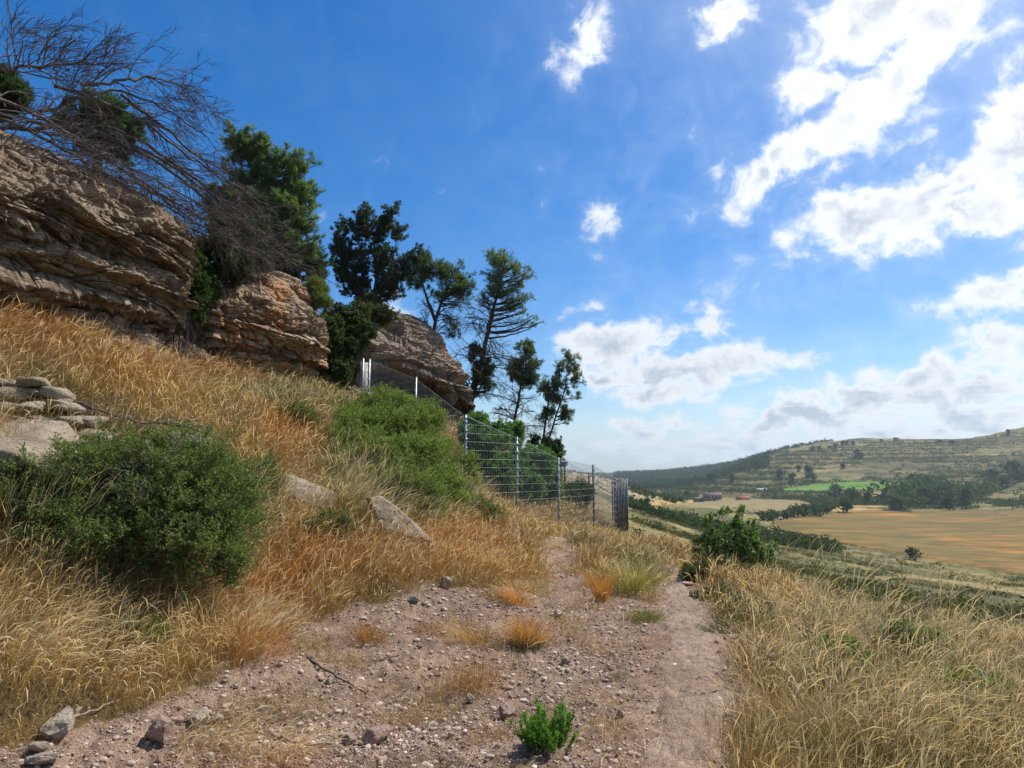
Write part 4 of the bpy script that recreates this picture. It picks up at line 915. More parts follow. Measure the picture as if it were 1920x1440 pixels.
shrub("bush", "dry grey leafless shrub perched between the bluff and the orange streaked block", "bush", W(480, 520, 16), [bl(478, 492, 16, 34, 18)], G(27), 60, (.03, .006), (.15, .11, .08), (.25, .19, .13), .25, .14, 8, 7, 3, 'leaf', wood='dead')
for i, (lab, blobs, s, c0, c1) in enumerate([
    ("broad green bush mass right behind the tall fence panels", [bl(900, 830, 19.5, 44, 46), bl(950, 850, 20, 54, 46), bl(1005, 872, 21.5, 46, 42), bl(925, 890, 19.2, 50, 42), bl(985, 915, 20.5, 46, 36), bl(890, 800, 20, 30, 26), bl(1030, 905, 22, 24, 36), bl(950, 810, 22, 40, 20)], 28, (.045, .11, .04), (.18, .30, .10)),
    ("dark leafy scrub under the twin trunked pine", [bl(1035, 850, 27, 26, 30), bl(1020, 880, 26, 30, 30), bl(1010, 835, 28, 24, 20)], 29, (.014, .028, .012), (.045, .07, .028)),
    ("small olive bush inside the fenced yard behind the steel frame", [bl(1085, 925, 24.5, 26, 18), bl(1070, 935, 24, 18, 14)], 30, (.03, .05, .015), (.10, .13, .04)),
    ("green scrub at the outer corner of the grey dome", [bl(880, 790, 24.5, 26, 20), bl(900, 810, 24, 26, 22)], 31, (.02, .042, .012), (.07, .11, .03))]):
    b0 = blobs[0][0]; shrub("bush", lab, "bush", (b0[0], b0[1], b0[2] - 1), blobs, G(s), 330 if i == 0 else 90, (.055, .03), c0, c1, .36, .18, 8, 6, 9)
shrub("sapling", "dark green leafy sapling above the dry grass at the path's right edge", "bush", W(1370, 1060, 11), [bl(1370, 1010, 11, 44, 28), bl(1335, 995, 11, 18, 24), bl(1400, 1000, 11, 26, 24), bl(1358, 975, 11, 10, 24), bl(1430, 1020, 11, 28, 18), bl(1393, 972, 11, 9, 20), bl(1360, 1045, 11, 50, 24), bl(1415, 1045, 11, 44, 20), bl(1320, 1028, 11, 22, 20)],
      G(32), 110, (.042, .020), (.06, .11, .04), (.19, .28, .10), .2, .1, 5, 4, 5, loose=.9)
shrub("bush", "low dusky green bush hugging the right side of the path crest", "bush", gp(1330, 1140), [bl(1345, 1130, 9, 40, 30), bl(1310, 1075, 10.5, 30, 22), bl(1390, 1150, 8.4, 40, 26)], G(33), 90, (.03, .012), (.03, .05, .018), (.10, .13, .05), .2, .1, 7, 5, 8)

for i, (px, py, rx, ry, lab) in enumerate([(1560, 1230, 40, 34, 'leafy green weed clump nearest the path in the right hand grass'), (1690, 1200, 50, 30, 'low green bramble among oats in the middle of the right hand grass'), (1800, 1290, 46, 40, 'dark green weed clump at the far right in tall straw')]):
    b_ = gp(px, py + 40, r0=1.5); shrub('weed_clump', lab, 'bush', b_, [bl(px, py, b_[1], rx, ry), bl(px + rx, py + 12, b_[1], rx * .7, ry * .7)], G(300 + i), 45, (.03, .010), (.07, .12, .03), (.22, .31, .09), .16, .09, 5, 4, 6, loose=1.3)

for i, (px, py, rx, ry, lab) in enumerate([(545, 775, 40, 20, 'grey green weedy clump on the slope under the orange streaked block'), (640, 765, 26, 18, 'dusky green scrub at the foot of the fence corner posts'), (505, 900, 18, 60, 'tall thin olive weeds against the right side of the big green bush'),
        (610, 985, 40, 18, 'low sage green weeds right of the half buried squarish boulder'), (900, 960, 36, 26, 'olive weeds below the fence left of its tallest post'), (240, 1190, 50, 20, 'patch of green weeds inside the pale foreground grass')]):
    b_ = gp(px, py + 26, r0=1.5); shrub('weed_clump', lab, 'bush', b_, [bl(px, py, b_[1], rx, ry), bl(px + rx * .8, py + 6, b_[1] + .1, rx * .7, ry * .7)], G(320 + i), 60, (.03, .008), (.07, .09, .03), (.24, .27, .10), .16, .10, 5, 4, 6, loose=1.6)

def herb():
    """green herb with upright feathery stems"""
    g = G(40); b = gp(1028, 1405, r0=1.5); th = empty("herb_plant", b, "bright green feathery herb plant growing alone on the bare clay", "plant")
    n = 60; a = g.uniform(0, 6.28, n); q = g.random(n) ** .6; p0 = b + np.stack([np.cos(a) * q * .12, np.sin(a) * q * .10, 0 * a - .01], 1)
    d = np.stack([np.cos(a) * q * .55, np.sin(a) * q * .4, 1 + 0 * a], 1); L = g.uniform(.13, .27, n) * (1 - .25 * q); L[:4] = (.37, .33, .3, .28)
    P = shoots(p0, d, L, 8, g, (0, 0, .3), .05); w, f = Buf(), Buf(); w.add(*tubes(P, np.linspace(.0028, .001, 8)[None] * np.ones((n, 1)), 4))
    P2, R2 = off(P, np.full((n, 8), .002), 5, .2, .9, .5, g, .07, 5, (0, 0, .5), .06); w.add(*tubes(P2, R2, 3))
    needle_tufts(f, P, g, 75, .024, .0055, (.07, .17, .03), (.20, .36, .07), .75, .15); needle_tufts(f, P2, g, 28, .02, .005, (.07, .17, .03), (.20, .36, .07), .75, .1)
    w.obj("stem", M['bark'], th); f.obj("foliage", M['leaf'], th)
herb()

# ------------------------------------------------------------------ dead brushwood hanging over the bluff
def brush():
    g = G(50); th = empty("dead_tree", W(-60, 260, 10.2), "fallen leafless dead tree draped over the long bluff at upper left", "dead tree")
    b = Buf()
    mains = [  # px, py, Y along each big limb
        [(-120, 250, 10), (60, 235, 10.6), (180, 240, 11.2), (290, 300, 12), (400, 380, 13), (520, 460, 14.2)],
        [(-100, 130, 9.6), (40, 128, 10.2), (130, 118, 10.6), (230, 120, 11.2)],
        [(-60, 160, 9.4), (60, 210, 10), (200, 290, 11), (330, 360, 12.2), (470, 420, 13.4)],
        [(-100, 180, 9.2), (20, 225, 9.7), (110, 275, 10.3), (220, 340, 11.2), (330, 410, 12.3)],
        [(-60, 240, 9.4), (60, 290, 10), (170, 330, 10.7), (260, 395, 11.4)],
        [(150, 160, 10.8), (200, 155, 11), (280, 145, 11.5), (330, 155, 11.8), (385, 185, 12.2)],
        [(60, 215, 10.4), (140, 190, 10.8), (200, 165, 11.1), (240, 170, 11.3), (330, 215, 12), (395, 260, 12.6)],
        [(180, 250, 11.4), (280, 280, 12), (380, 350, 12.8), (480, 440, 13.8), (560, 500, 14.8)],
        [(220, 330, 11.6), (330, 380, 12.4), (420, 430, 13.2), (480, 500, 14)],
        [(0, 210, 10), (110, 240, 10.7), (250, 330, 11.6), (370, 420, 12.6), (450, 470, 13.4)],
        [(230, 180, 11.4), (320, 250, 12.2), (400, 320, 13), (470, 400, 13.8)],
        [(-40, 330, 9.0), (30, 290, 9.4), (110, 300, 10), (190, 330, 10.6)],
        [(60, 300, 10.2), (180, 350, 11), (300, 400, 12), (420, 455, 13.2), (500, 490, 14)],
        [(260, 260, 12), (360, 330, 12.8), (450, 400, 13.6), (540, 470, 14.4)],
        [(120, 280, 10.8), (240, 350, 11.6), (350, 410, 12.4), (440, 450, 13)],
        [(100, 160, 10.6), (250, 210, 11.5), (360, 300, 12.6), (450, 350, 13.6), (520, 400, 14.4)],
    ]
    polys = []
    for mn in mains:
        q = np.array([W(*p) for p in mn]); d = np.concatenate([[0], np.cumsum(np.linalg.norm(np.diff(q, axis=0), axis=1))]); t = np.linspace(0, d[-1], 20)
        P = np.stack([np.interp(t, d, q[:, j]) for j in range(3)], 1)
        for _ in range(3): P[1:-1] = P[:-2] * .25 + P[1:-1] * .5 + P[2:] * .25
        P += g.normal(0, .02, P.shape); polys.append(P)
    P = np.stack(polys); R = np.linspace(.030, .009, 20)[None] * np.ones((len(P), 1)); R[0] *= 1.5; R[1] *= 1.1; b.add(*tubes(P, R, 6))
    # sweep: twigs comb down to the right
    sw = unit(np.array([.45, .75, -.35]))
    A, RA = off(P, R, 18, .05, 1, .75, g, 1.25, 10, tuple(sw * .45), .13, .10, .5); RA = np.clip(RA, .005, .013); b.add(*tubes(A, RA, 4))
    B2, RB = off(A, RA, 6, .12, 1, .7, g, .58, 8, tuple(sw * .35), .13, .05, .6); RB = np.clip(RB, .0035, .007); b.add(*tubes(B2, RB, 3))
    C, RC = off(B2, RB, 4, .15, 1, .5, g, .3, 6, tuple(sw * .3), .08, 0, .7); b.add(*tubes(C, np.clip(RC, .0028, .0045), 3))
    # upright whips against the sky
    starts = [(35, 122, -.5), (70, 120, .05), (75, 135, .1), (105, 165, -.2), (135, 160, .1), (170, 160, .35), (55, 130, -.2), (20, 128, -.35), (10, 200, -.5), (100, 130, .0)]
    p0 = np.array([W(a, c, 10.4 + a * .004) for a, c, l in starts]); d0 = np.array([(l, .1, 1.) for a, c, l in starts]); n = len(starts)
    U = shoots(p0, d0, np.array([1.15, 1.05, .8, .75, 1.0, 1.05, .9, 1.0, 1.1, .7]), 14, g, (.35, .1, -.1), .09); RU = np.linspace(.014, .005, 14)[None] * np.ones((n, 1)); b.add(*tubes(U, RU, 5))
    U2, RU2 = off(U, RU, 12, .15, 1, .55, g, .62, 9, (.7, .2, -.35), .08, .1, .7); RU2 = np.clip(RU2, .0038, .007); b.add(*tubes(U2, RU2, 3))
    U3, RU3 = off(U2, RU2, 4, .2, 1, .45, g, .3, 6, (.4, .2, -.3), .08, 0, .8); b.add(*tubes(U3, np.clip(RU3, .003, .0045), 3))
    b.obj("branches", M['dead'], th, True)
brush()
def small_brush(name, label, pts, g, n=14, L=.5, r=.01, dirn=(.6, .2, .1), k2=5):
    th = empty(name, pts[0], label, "dead branch"); b = Buf()
    q = np.array(pts); d = np.concatenate([[0], np.cumsum(np.linalg.norm(np.diff(q, axis=0), axis=1))]); t = np.linspace(0, d[-1], 14)
    P = np.stack([np.interp(t, d, q[:, j]) for j in range(3)], 1); P += g.normal(0, .012, P.shape)
    b.add(*tubes(P[None], np.linspace(r, r * .4, 14)[None], 6)); A, RA = off(P[None], np.full((1, 14), r * .6), n, .1, 1, .6, g, L, 8, dirn, .1, .05); b.add(*tubes(A, np.clip(RA, .002, .01), 4))
    B_, RB = off(A, RA, k2, .2, 1, .6, g, L * .45, 6, dirn, .1); b.add(*tubes(B_, np.clip(RB, .0016, .005), 3)); b.obj("branches", M['dead'], th)
small_brush("dead_branch", "dead branch heaped over the ruined wall and behind the bush", [W(60, 730, 8), W(170, 765, 8.1), (W(260, 790, 8.2)), W(360, 800, 8.4)], G(61), 34, .7, .02, (.5, .2, -.25))
small_brush("dead_branch", "grey dead pole lying above the ruined wall", [W(-60, 670, 7.9), W(10, 700, 8.1), W(80, 735, 8.3), W(130, 760, 8.4)], G(62), 8, .3, .026)
small_brush("dead_branch", "bleached roots dangling in the cleft beside the long bluff", [W(350, 575, 13.2), W(352, 620, 13.1), W(345, 660, 13.0)], G(63), 26, .7, .015, (0, 0, -1.2))
def ground_twig(label, pts, r, s, mat='twig', n=3):
    g = G(s); q = np.array([gp(a, b, r0=1.5) + (0, 0, r * 1.2) for a, b in pts]); q[1:-1, 2] += .012
    d = np.concatenate([[0], np.cumsum(np.linalg.norm(np.diff(q, axis=0), axis=1))]); t = np.linspace(0, d[-1], 16)
    P = np.stack([np.interp(t, d, q[:, j]) for j in range(3)], 1); P += g.normal(0, r * .5, P.shape); b = Buf(); b.add(*tubes(P[None], np.linspace(r, r * .35, 16)[None], 6))
    if n: A, RA = off(P[None], np.full((1, 16), r * .6), n, .3, 1, .6, g, .12, 6, (0, 0, -.2), .12); b.add(*tubes(A, np.maximum(RA, .0015), 4))
    recentre(tag(b.obj("fallen_twig", M[mat]), label, "twig"))
ground_twig("pale dry branch lying on clay along the lower left grass", [(78, 1368), (140, 1352), (190, 1333), (226, 1316)], .011, 70)
ground_twig("dark crooked twig lying mid slope on the bare clay", [(575, 1235), (612, 1264), (640, 1280), (690, 1305)], .011, 71, 'bark')
ground_twig("short dark twig at the upper left of the bare slope", [(704, 1242), (728, 1238), (752, 1230)], .008, 72, 'bark', 1)
ground_twig("buff root curling out of the grass at the bottom", [(510, 1378), (545, 1398), (585, 1405), (622, 1398)], .012, 73)
ground_twig("thin pale twig with a kink below the arching grass", [(484, 1312), (498, 1304), (516, 1300)], .005, 74, 'twig', 1)
ground_twig("bent grey stick among stones left of the pink wedge", [(330, 1358), (392, 1362), (450, 1348), (478, 1352)], .009, 75, 'bark')
ground_twig("dark twig lying flat beside the lower footpath", [(1270, 1310), (1290, 1320), (1302, 1330)], .005, 76, 'bark', 1)

# ------------------------------------------------------------------ grasses
def blades(B, p, d_az, lean, h, w, c, g, droop=.5, head=0.0, seg=4, headc=None):
    """ribbons: base point, lean azimuth, lean (0..1), length, width, colour; head widens the last stretch"""
    n = len(p); u = np.linspace(0, 1, seg + 1)
    hd = np.stack([np.sin(d_az), np.cos(d_az), 0 * d_az], 1)
    ang = lean[:, None] + droop[:, None] * (u[None] ** 3.2 * 2.0 + .25 * u[None])
    st = (h / seg)[:, None]
    dx = np.sin(ang) * st; dz = np.cos(ang) * st
    X = np.concatenate([np.zeros((n, 1)), np.cumsum(dx[:, 1:], 1)], 1); Z = np.concatenate([np.zeros((n, 1)), np.cumsum(dz[:, 1:], 1)], 1)
    C = p[:, None] + hd[:, None] * X[..., None] + np.array([0, 0, 1.]) * Z[..., None]
    s = unit(np.cross(hd + (0, 0, .3), g.normal(size=(n, 3))))
    wp = np.interp(u, [0, .5, 1], [1, .8, .12])[None] * np.ones((n, 1))
    if np.any(head):
        hp = np.interp(u, [0, .66, .76, .9, 1], [.6, .5, 2.6, 2.2, .2])[None]; hm = (np.asarray(head)[:, None] > 0); wp = np.where(hm, hp, wp)
    off_ = s[:, None] * (w[:, None] * wp * .5)[..., None]
    V = np.stack([C - off_, C + off_], 2)   # n, seg+1, 2, 3
    b = (np.arange(n) * (seg + 1) * 2)[:, None]; i = (np.arange(seg) * 2)[None]
    F = np.stack([b + i, b + i + 1, b + i + 3, b + i + 2], -1).reshape(-1, 4)
    cc = np.repeat(c[:, None], seg + 1, 1) * np.ones((1, seg + 1, 1))
    if headc is not None:
        k = (u > .6)[None, :, None] * (np.asarray(head)[:, None, None] > 0); cc = np.where(k, headc[:, None], cc)
    B.add(V, F, np.repeat(cc.reshape(-1, 3), 2, 0))

STRAW, GOLD, ORANGE, RUST, OLIVE, GREENG, PALE = map(np.array, [(.56, .41, .17), (.52, .31, .085), (.66, .28, .05), (.32, .14, .04), (.20, .205, .07), (.12, .19, .045), (.70, .59, .37)])
ORP = [(850, 1030, 130, 60), (500, 1120, 90, 110), (620, 1050, 90, 60), (300, 700, 160, 45), (60, 640, 130, 70), (960, 1110, 34, 60), (1128, 1085, 14, 44), (460, 1420, 110, 50), (540, 830, 80, 50), (690, 1180, 26, 34), (1480, 1080, 50, 50), (890, 1240, 50, 70), (440, 700, 80, 30)]
GRP = [(700, 900, 130, 120), (480, 960, 40, 100), (1190, 1075, 50, 36), (1340, 1170, 40, 30), (1600, 1160, 120, 50), (1790, 1240, 120, 60), (860, 930, 60, 70), (40, 980, 90, 60), (560, 760, 90, 30), (650, 780, 60, 40)]
def wsum(px, py, L):
    v = np.zeros(len(px))
    for a, b, rx, ry in L: v = np.maximum(v, 1 - np.hypot((px - a) / rx, (py - b) / ry) * .8)
    return np.clip(v * 1.6, 0, 1)
KEEP_OUT = [(-4.75, 6.9, 1.0), ]
def scatter(n, r0, r1, e, t0, t1, g):
    a = 1 - e; r = (r0 ** a + (r1 ** a - r0 ** a) * g.random(n)) ** (1 / a); th = g.uniform(t0, t1, n); return r * np.sin(th), r * np.cos(th), r

def grasses():
    g = G(80); gold, green = Buf(), Buf()
    x, y, r = scatter(44000, 2.6, 30, .30, -.80, .70, g)
    z = height(x, y); P = np.stack([x, y, z], 1); px, py = PX(P)
    sd = side_dist(x, y); bare = is_bare(x, y)
    dn = n2d(x, y, 1.7, 3, 90)
    right0 = sstep(1240, 1420, px) * sstep(1, 2.2, x)
    ok = (sd < -.55) & (dn > -.28 + .30 * right0) & (~bare | (g.random(len(x)) < .006)) & (dn > -.28)
    ok &= ~((px > 1400) & (r > 16)); ok &= ~((x > 5.5) & (r > 14))
    # thin over boulders and the wall
    for (a, b, rx, ry) in [(95, 860, 120, 45), (60, 770, 130, 50), (572, 900, 60, 40), (742, 960, 50, 55), (1050, 1020, 50, 22), (390, 700, 40, 20)]:
        ok &= ~((np.hypot((px - a) / rx, (py - b - 25) / ry) < 1) & (g.random(len(x)) < .8))
    x, y, z, r, px, py, dn = [v[ok] for v in (x, y, z, r, px, py, dn)]; n = len(x)
    org = wsum(px, py + 10, ORP); grn = wsum(px, py, GRP); right = sstep(1240, 1420, px) * sstep(1, 2.2, x)
    up = sstep(1000, 760, py) * (px < 900)
    hb = .20 + .26 * g.random(n) ** 1.5 + .16 * np.clip(dn, 0, 1) + .02 * right * g.random(n) + .04 * up + .16 * grn * (px < 900)
    edge = n2d(x, y, .8, 2, 95)
    hb *= 1 - .45 * (py > 1280) * (px < 500)
    az = np.where(right > .5, 2.0 + 4.0 * n2d(x, y, 1.3, 3, 91), 1.35 + 4.2 * n2d(x, y, .8, 3, 92)) + g.normal(0, .5, n)
    nb = np.clip((26 - r * .35), 14, 26).astype(int); idx = np.repeat(np.arange(n), nb); m = len(idx)
    rad = .055 + .010 * r[idx] * .6; q = g.normal(0, 1, (m, 2)) * rad[:, None]
    bx, by = x[idx] + q[:, 0], y[idx] + q[:, 1]
    # cheap local height: tangent plane from finite differences
    gx = (height(x + .1, y) - height(x - .1, y)) / .2; gy = (height(x, y + .1) - height(x, y - .1)) / .2
    bz = z[idx] + gx[idx] * q[:, 0] + gy[idx] * q[:, 1] - .02
    a = az[idx] + g.normal(0, 1.05, m); ln = np.abs(g.normal(.22, .24, m)) + .06 * org[idx]; h = hb[idx] * g.uniform(.5, 1.2, m)
    w = np.maximum(.0019, r[idx] * .00044) * g.uniform(.7, 1.25, m)
    dr = g.uniform(.0, .7, m) ** 1.2
    mixv = g.random(m) * .5 + .5 * g.random(n)[idx]
    c = STRAW * (1 - mixv[:, None]) + GOLD * mixv[:, None]
    o = (org[idx] * g.uniform(.8, 1.5, m))[:, None].clip(0, 1); c = c * (1 - o) + (ORANGE * .7 + RUST * .3) * o
    mot = np.clip(n2d(x, y, .45, 3, 97) * 1.8 + .12 + .25 * right, -.6, .85)[idx, None]; c = np.where(mot > 0, c * (1 - mot * .95 * (1 - o)) + OLIVE * .95 * mot * .95 * (1 - o), c * (1 + mot * -.0))
    gg = np.clip(grn[idx] * 1.1 - g.random(m) * .5, 0, 1)[:, None]; c = c * (1 - gg) + (GREENG * .6 + OLIVE * .4) * gg
    low = (g.random(m) < .38)[:, None]; c = np.where(low, c * .42 + np.array((.05, .04, .02)), c)
    c *= g.uniform(.55, 1.1, (m, 1)) * (1 - np.array((.16, .20, .26)) * right[idx][:, None])
    head = (g.random(m) < .30 + .22 * right[idx]).astype(float) * (1 - low[:, 0])
    hc = (PALE * .95 + c * .2)
    pp = np.stack([bx, by, bz], 1); isg = gg[:, 0] > .35
    for msk, B in ((~isg, gold), (isg, green)):
        blades(B, pp[msk], a[msk], ln[msk], h[msk], w[msk], c[msk], g, dr[msk], head[msk], 4, hc[msk])
    x2, y2, r2 = scatter(26000, 2.6, 15, .15, -.80, .70, g); e = n2d(x2, y2, 2.2, 3, 98)
    k2 = (side_dist(x2, y2) < -.5) & ((~is_bare(x2, y2)) | (e > .22)) & ~((x2 > 5.5) & (r2 > 14)) & ~in_poly(x2, y2, [tuple(p) for p in pl] + [tuple(p) for p in pr[::-1]]); x2, y2, r2 = x2[k2], y2[k2], r2[k2]; n2 = len(x2)
    id2 = np.repeat(np.arange(n2), 12); m2 = len(id2); q2 = g.normal(0, .06, (m2, 2)); z2 = height(x2, y2); p2_ = np.stack([x2[id2] + q2[:, 0], y2[id2] + q2[:, 1], z2[id2]], 1)
    p2_[:, 2] = height(p2_[:, 0], p2_[:, 1]); kc = g.random((m2, 1)); c2 = (np.array((.26, .17, .075)) * (1 - kc) + STRAW * kc) * g.uniform(.45, 1.1, (m2, 1))
    blades(gold, p2_, g.uniform(0, 6.28, m2), np.abs(g.normal(.7, .35, m2)), g.uniform(.06, .2, m2), np.maximum(.002, r2[id2] * .0004), c2, g, g.uniform(0, .7, m2), (g.random(m2) < .2).astype(float), 4, PALE * .8 + 0 * c2)
    # the long drooping sprays: arching clump lower left, wild oats on the right
    def spray(cx, cy, n, sp, L, azm, ln0, dr0, col, B, wd=.0035, r0=1.5, hd=.8, loose=1.0):
        b = gp(cx, cy, r0=r0); q = g.normal(0, sp, (n, 2)); p = np.stack([b[0] + q[:, 0], b[1] + q[:, 1], 0 * q[:, 0]], 1); p[:, 2] = height(p[:, 0], p[:, 1]) - .02
        cc = col[None] * g.uniform(.75, 1.2, (n, 1)); blades(B, p, azm + g.normal(0, .35 * loose, n), ln0 + g.normal(0, .12 * loose, n), L * g.uniform(.6, 1.15, n), np.full(n, wd) * g.uniform(.7, 1.2, n), cc, g, dr0 * g.uniform(.7, 1.2, n), (g.random(n) < hd).astype(float), 6, PALE * .85 + 0 * cc)
    spray(60, 1290, 200, .14, .62, 1.55, .35, .6, STRAW * 1.1, gold, loose=2.0); spray(200, 1285, 130, .12, .45, 1.5, .4, .6, STRAW, gold, loose=2.2)
    spray(470, 1230, 380, .16, .50, 1.0, .15, .5, ORANGE, gold, .0028, loose=1.8)
    for (a_, b_) in [(430, 1060), (470, 1010), (400, 1085), (485, 950)]: spray(a_, b_, 130, .12, .62, 1.0, .15, .4, GREENG * 1.6, green, .003, hd=.2, loose=2.0)
    spray(400, 1430, 260, .15, .36, 1.7, .4, .6, GOLD * .9, gold, .0026, loose=2.2); spray(520, 1440, 240, .12, .32, 1.9, .4, .6, ORANGE * .8, gold, .0026, loose=2.2)
    for (a_, b_) in [(1450, 1330), (1500, 1280), (1600, 1260), (1700, 1330), (1800, 1290), (1880, 1400), (1560, 1400), (1480, 1430), (1660, 1440), (1760, 1430), (1850, 1330), (1440, 1240), (1520, 1190), (1620, 1180), (1900, 1250)]:
        spray(a_, b_, 120, .2, .60, 2.0 + g.normal(0, 1.2), .15, .5, STRAW * .95, gold, .003, loose=2.6)
    for k_ in range(26):
        spray(g.uniform(20, 470), g.uniform(1010, 1085), 26, .16, .95, 1.2 + g.normal(0, .8), .08, .3, (OLIVE * 1.5 if k_ % 2 else STRAW), gold, .0026, hd=.7, loose=1.5)
    for k_ in range(34):
        spray(g.uniform(1430, 1910), g.uniform(1140, 1430), 9, .12, 1.0, 2.0 + g.normal(0, 1.0), .12, .35, (PALE * .8 if k_ % 2 else STRAW), gold, .0032, hd=.9, loose=1.6)
    for k_ in range(22):
        spray(g.uniform(1430, 1910), g.uniform(1130, 1430), 60, .12, .38, 2.0 + g.normal(0, 1.0), .25, .35, GREENG * 1.5, green, .0032, hd=.1, loose=2.5)
    for k_ in range(16):
        spray(g.uniform(650, 880), g.uniform(900, 985), 50, .2, .85, 1.0 + g.normal(0, .8), .08, .3, (OLIVE * 1.6 if k_ % 2 else STRAW), gold, .0036, hd=.6, loose=1.5)
    for (a_, b_) in [(560, 1085), (620, 1075), (680, 1072), (740, 1070), (800, 1066), (860, 1070), (920, 1078), (590, 1040), (700, 1030), (820, 1020), (890, 1030), (500, 1150), (470, 1190)]:
        spray(a_, b_, 190, .2, .42, 1.4 + g.normal(0, .6), .2, .4, ORANGE, gold, .0028, hd=.4, loose=1.8)
    for (a_, b_) in [(60, 1100), (120, 1110), (180, 1105), (240, 1110), (300, 1110), (360, 1100), (420, 1100), (470, 1060), (150, 1090), (340, 1085)]:
        spray(a_, b_, 110, .12, .50, 1.2 + g.normal(0, .9), .2, .45, OLIVE * 1.3 if g.random() < .6 else STRAW, gold, .0026, hd=.6)
    for (a_, b_) in [(700, 1000), (760, 1000), (820, 1000), (870, 960), (640, 960), (900, 930)]:
        spray(a_, b_, 200, .22, .62, 1.2 + g.normal(0, .9), .2, .45, OLIVE * 1.5, gold, .0036, hd=.5)
    for (a_, b_) in [(200, 1180), (60, 1150), (320, 1150), (120, 1250), (430, 1150), (20, 1260), (650, 1060), (740, 1050), (900, 1060), (560, 1000)]:
        spray(a_, b_, 120, .2, .42, 1.4 + g.normal(0, 1.0), .2, .5, STRAW if g.random() < .5 else GOLD, gold, .0028, loose=2.4)
    tag(gold.obj("dry_grass", M['grass']), "tall golden and orange dry grass covering the slopes", "grass", kind="stuff")
    tag(green.obj("green_grass", M['grass']), "greener long grass mixed in among the bushes", "grass", kind="stuff")
grasses()

def upland():
    g = G(180); x = g.uniform(-24, -5, 16000); y = g.uniform(-2, 31, 16000); k = (side_dist(x, y) > .9) | ((x < -3.0) & (y < 5) & (side_dist(x, y) < -.6)); x, y = x[k], y[k]; n = len(x); idx = np.repeat(np.arange(n), 12); m = len(idx)
    q = g.normal(0, .12, (m, 2)); p = np.stack([x[idx] + q[:, 0], y[idx] + q[:, 1], 0 * q[:, 0]], 1); p[:, 2] = height(p[:, 0], p[:, 1]) - .02; kc = g.random((m, 1)); c = (OLIVE * (1 - kc) + GOLD * kc) * g.uniform(.5, 1.05, (m, 1)); B = Buf()
    blades(B, p, g.uniform(0, 6.28, m), np.abs(g.normal(.3, .25, m)), g.uniform(.15, .42, m), np.full(m, .006), c, g, g.uniform(0, .6, m), np.zeros(m), 3)
    tag(B.obj("upland_grass", M['grass']), "dull olive and straw grass on top of the bluffs", "grass", kind="stuff")
upland()

def tuft(label, px, py, n, sp, L, lean, cols, s, wd=.003, name="grass_tuft", dr=.3, hd=.0, azr=6.28, up=0.0):
    g = G(s); b = gp(px, py, r0=1.5); B = Buf(); q = g.normal(0, sp, (n, 2)); p = np.stack([b[0] + q[:, 0], b[1] + q[:, 1], 0 * q[:, 0]], 1); p[:, 2] = height(p[:, 0], p[:, 1]) - .01 + up * g.random(n)
    az = np.arctan2(q[:, 0], q[:, 1]) + g.normal(0, .6, n); k = g.random((n, 1)); c = (np.array(cols[0]) * (1 - k) + np.array(cols[1]) * k) * g.uniform(.8, 1.2, (n, 1))
    blades(B, p, az, lean * g.uniform(.3, 1.4, n) * np.minimum(np.linalg.norm(q, axis=1) / sp, 1.6), L * g.uniform(.5, 1.1, n), np.full(n, wd), c, g, np.full(n, dr) * g.uniform(.5, 1.5, n), (g.random(n) < hd).astype(float), 4, PALE * .8 + 0 * c)
    return recentre(tag(B.obj(name, M['grass']), label, "grass tuft"))
tuft("feathery orange tuft with a dark grey green base mid slope", 985, 1205, 800, .07, .34, .45, [GOLD * .8, ORANGE * .5 + STRAW * .4], 100)
tuft("grey green prickly cushion under the feathery orange tuft", 985, 1212, 900, .06, .15, .9, [(.07, .075, .05), (.16, .16, .10)], 101, .004, "cushion_plant")
tuft("low round green cushion of grass on the bare path junction", 1212, 1160, 1100, .10, .15, 1.0, [(.10, .13, .04), (.26, .28, .11)], 102, .0035, "cushion_plant")
tuft("single upright orange plume beside the bare mound", 1128, 1128, 380, .035, .48, .22, [ORANGE * .7 + STRAW * .2, GOLD * .8], 103, .004)
tuft("yellow green upright tuft left of the narrowing footpath", 1190, 1112, 1000, .13, .52, .3, [(.20, .24, .06), (.42, .38, .13)], 104, .004, hd=.2)
tuft("small rusty dry tuft alone on the bare bank", 690, 1200, 400, .07, .22, .6, [RUST * .9, GOLD * .8], 105, .003)
tuft("sparse rusty seed stalks in the middle of the bare slope", 885, 1290, 420, .14, .36, .3, [RUST * .8, GOLD * .8], 106, .0022)
tuft("thin straw coloured tuft on the bank above the dark twig", 870, 1200, 320, .09, .28, .35, [GOLD, STRAW], 107, .0025)
tuft("small fresh green tuft at the right path verge", 1375, 1170, 500, .06, .14, .7, [(.06, .13, .04), (.12, .2, .06)], 108, .0035)
tuft("blue green thyme cushion under the right verge grass", 1345, 1185, 500, .09, .14, .9, [(.06, .09, .05), (.12, .15, .08)], 109, .004, "cushion_plant")
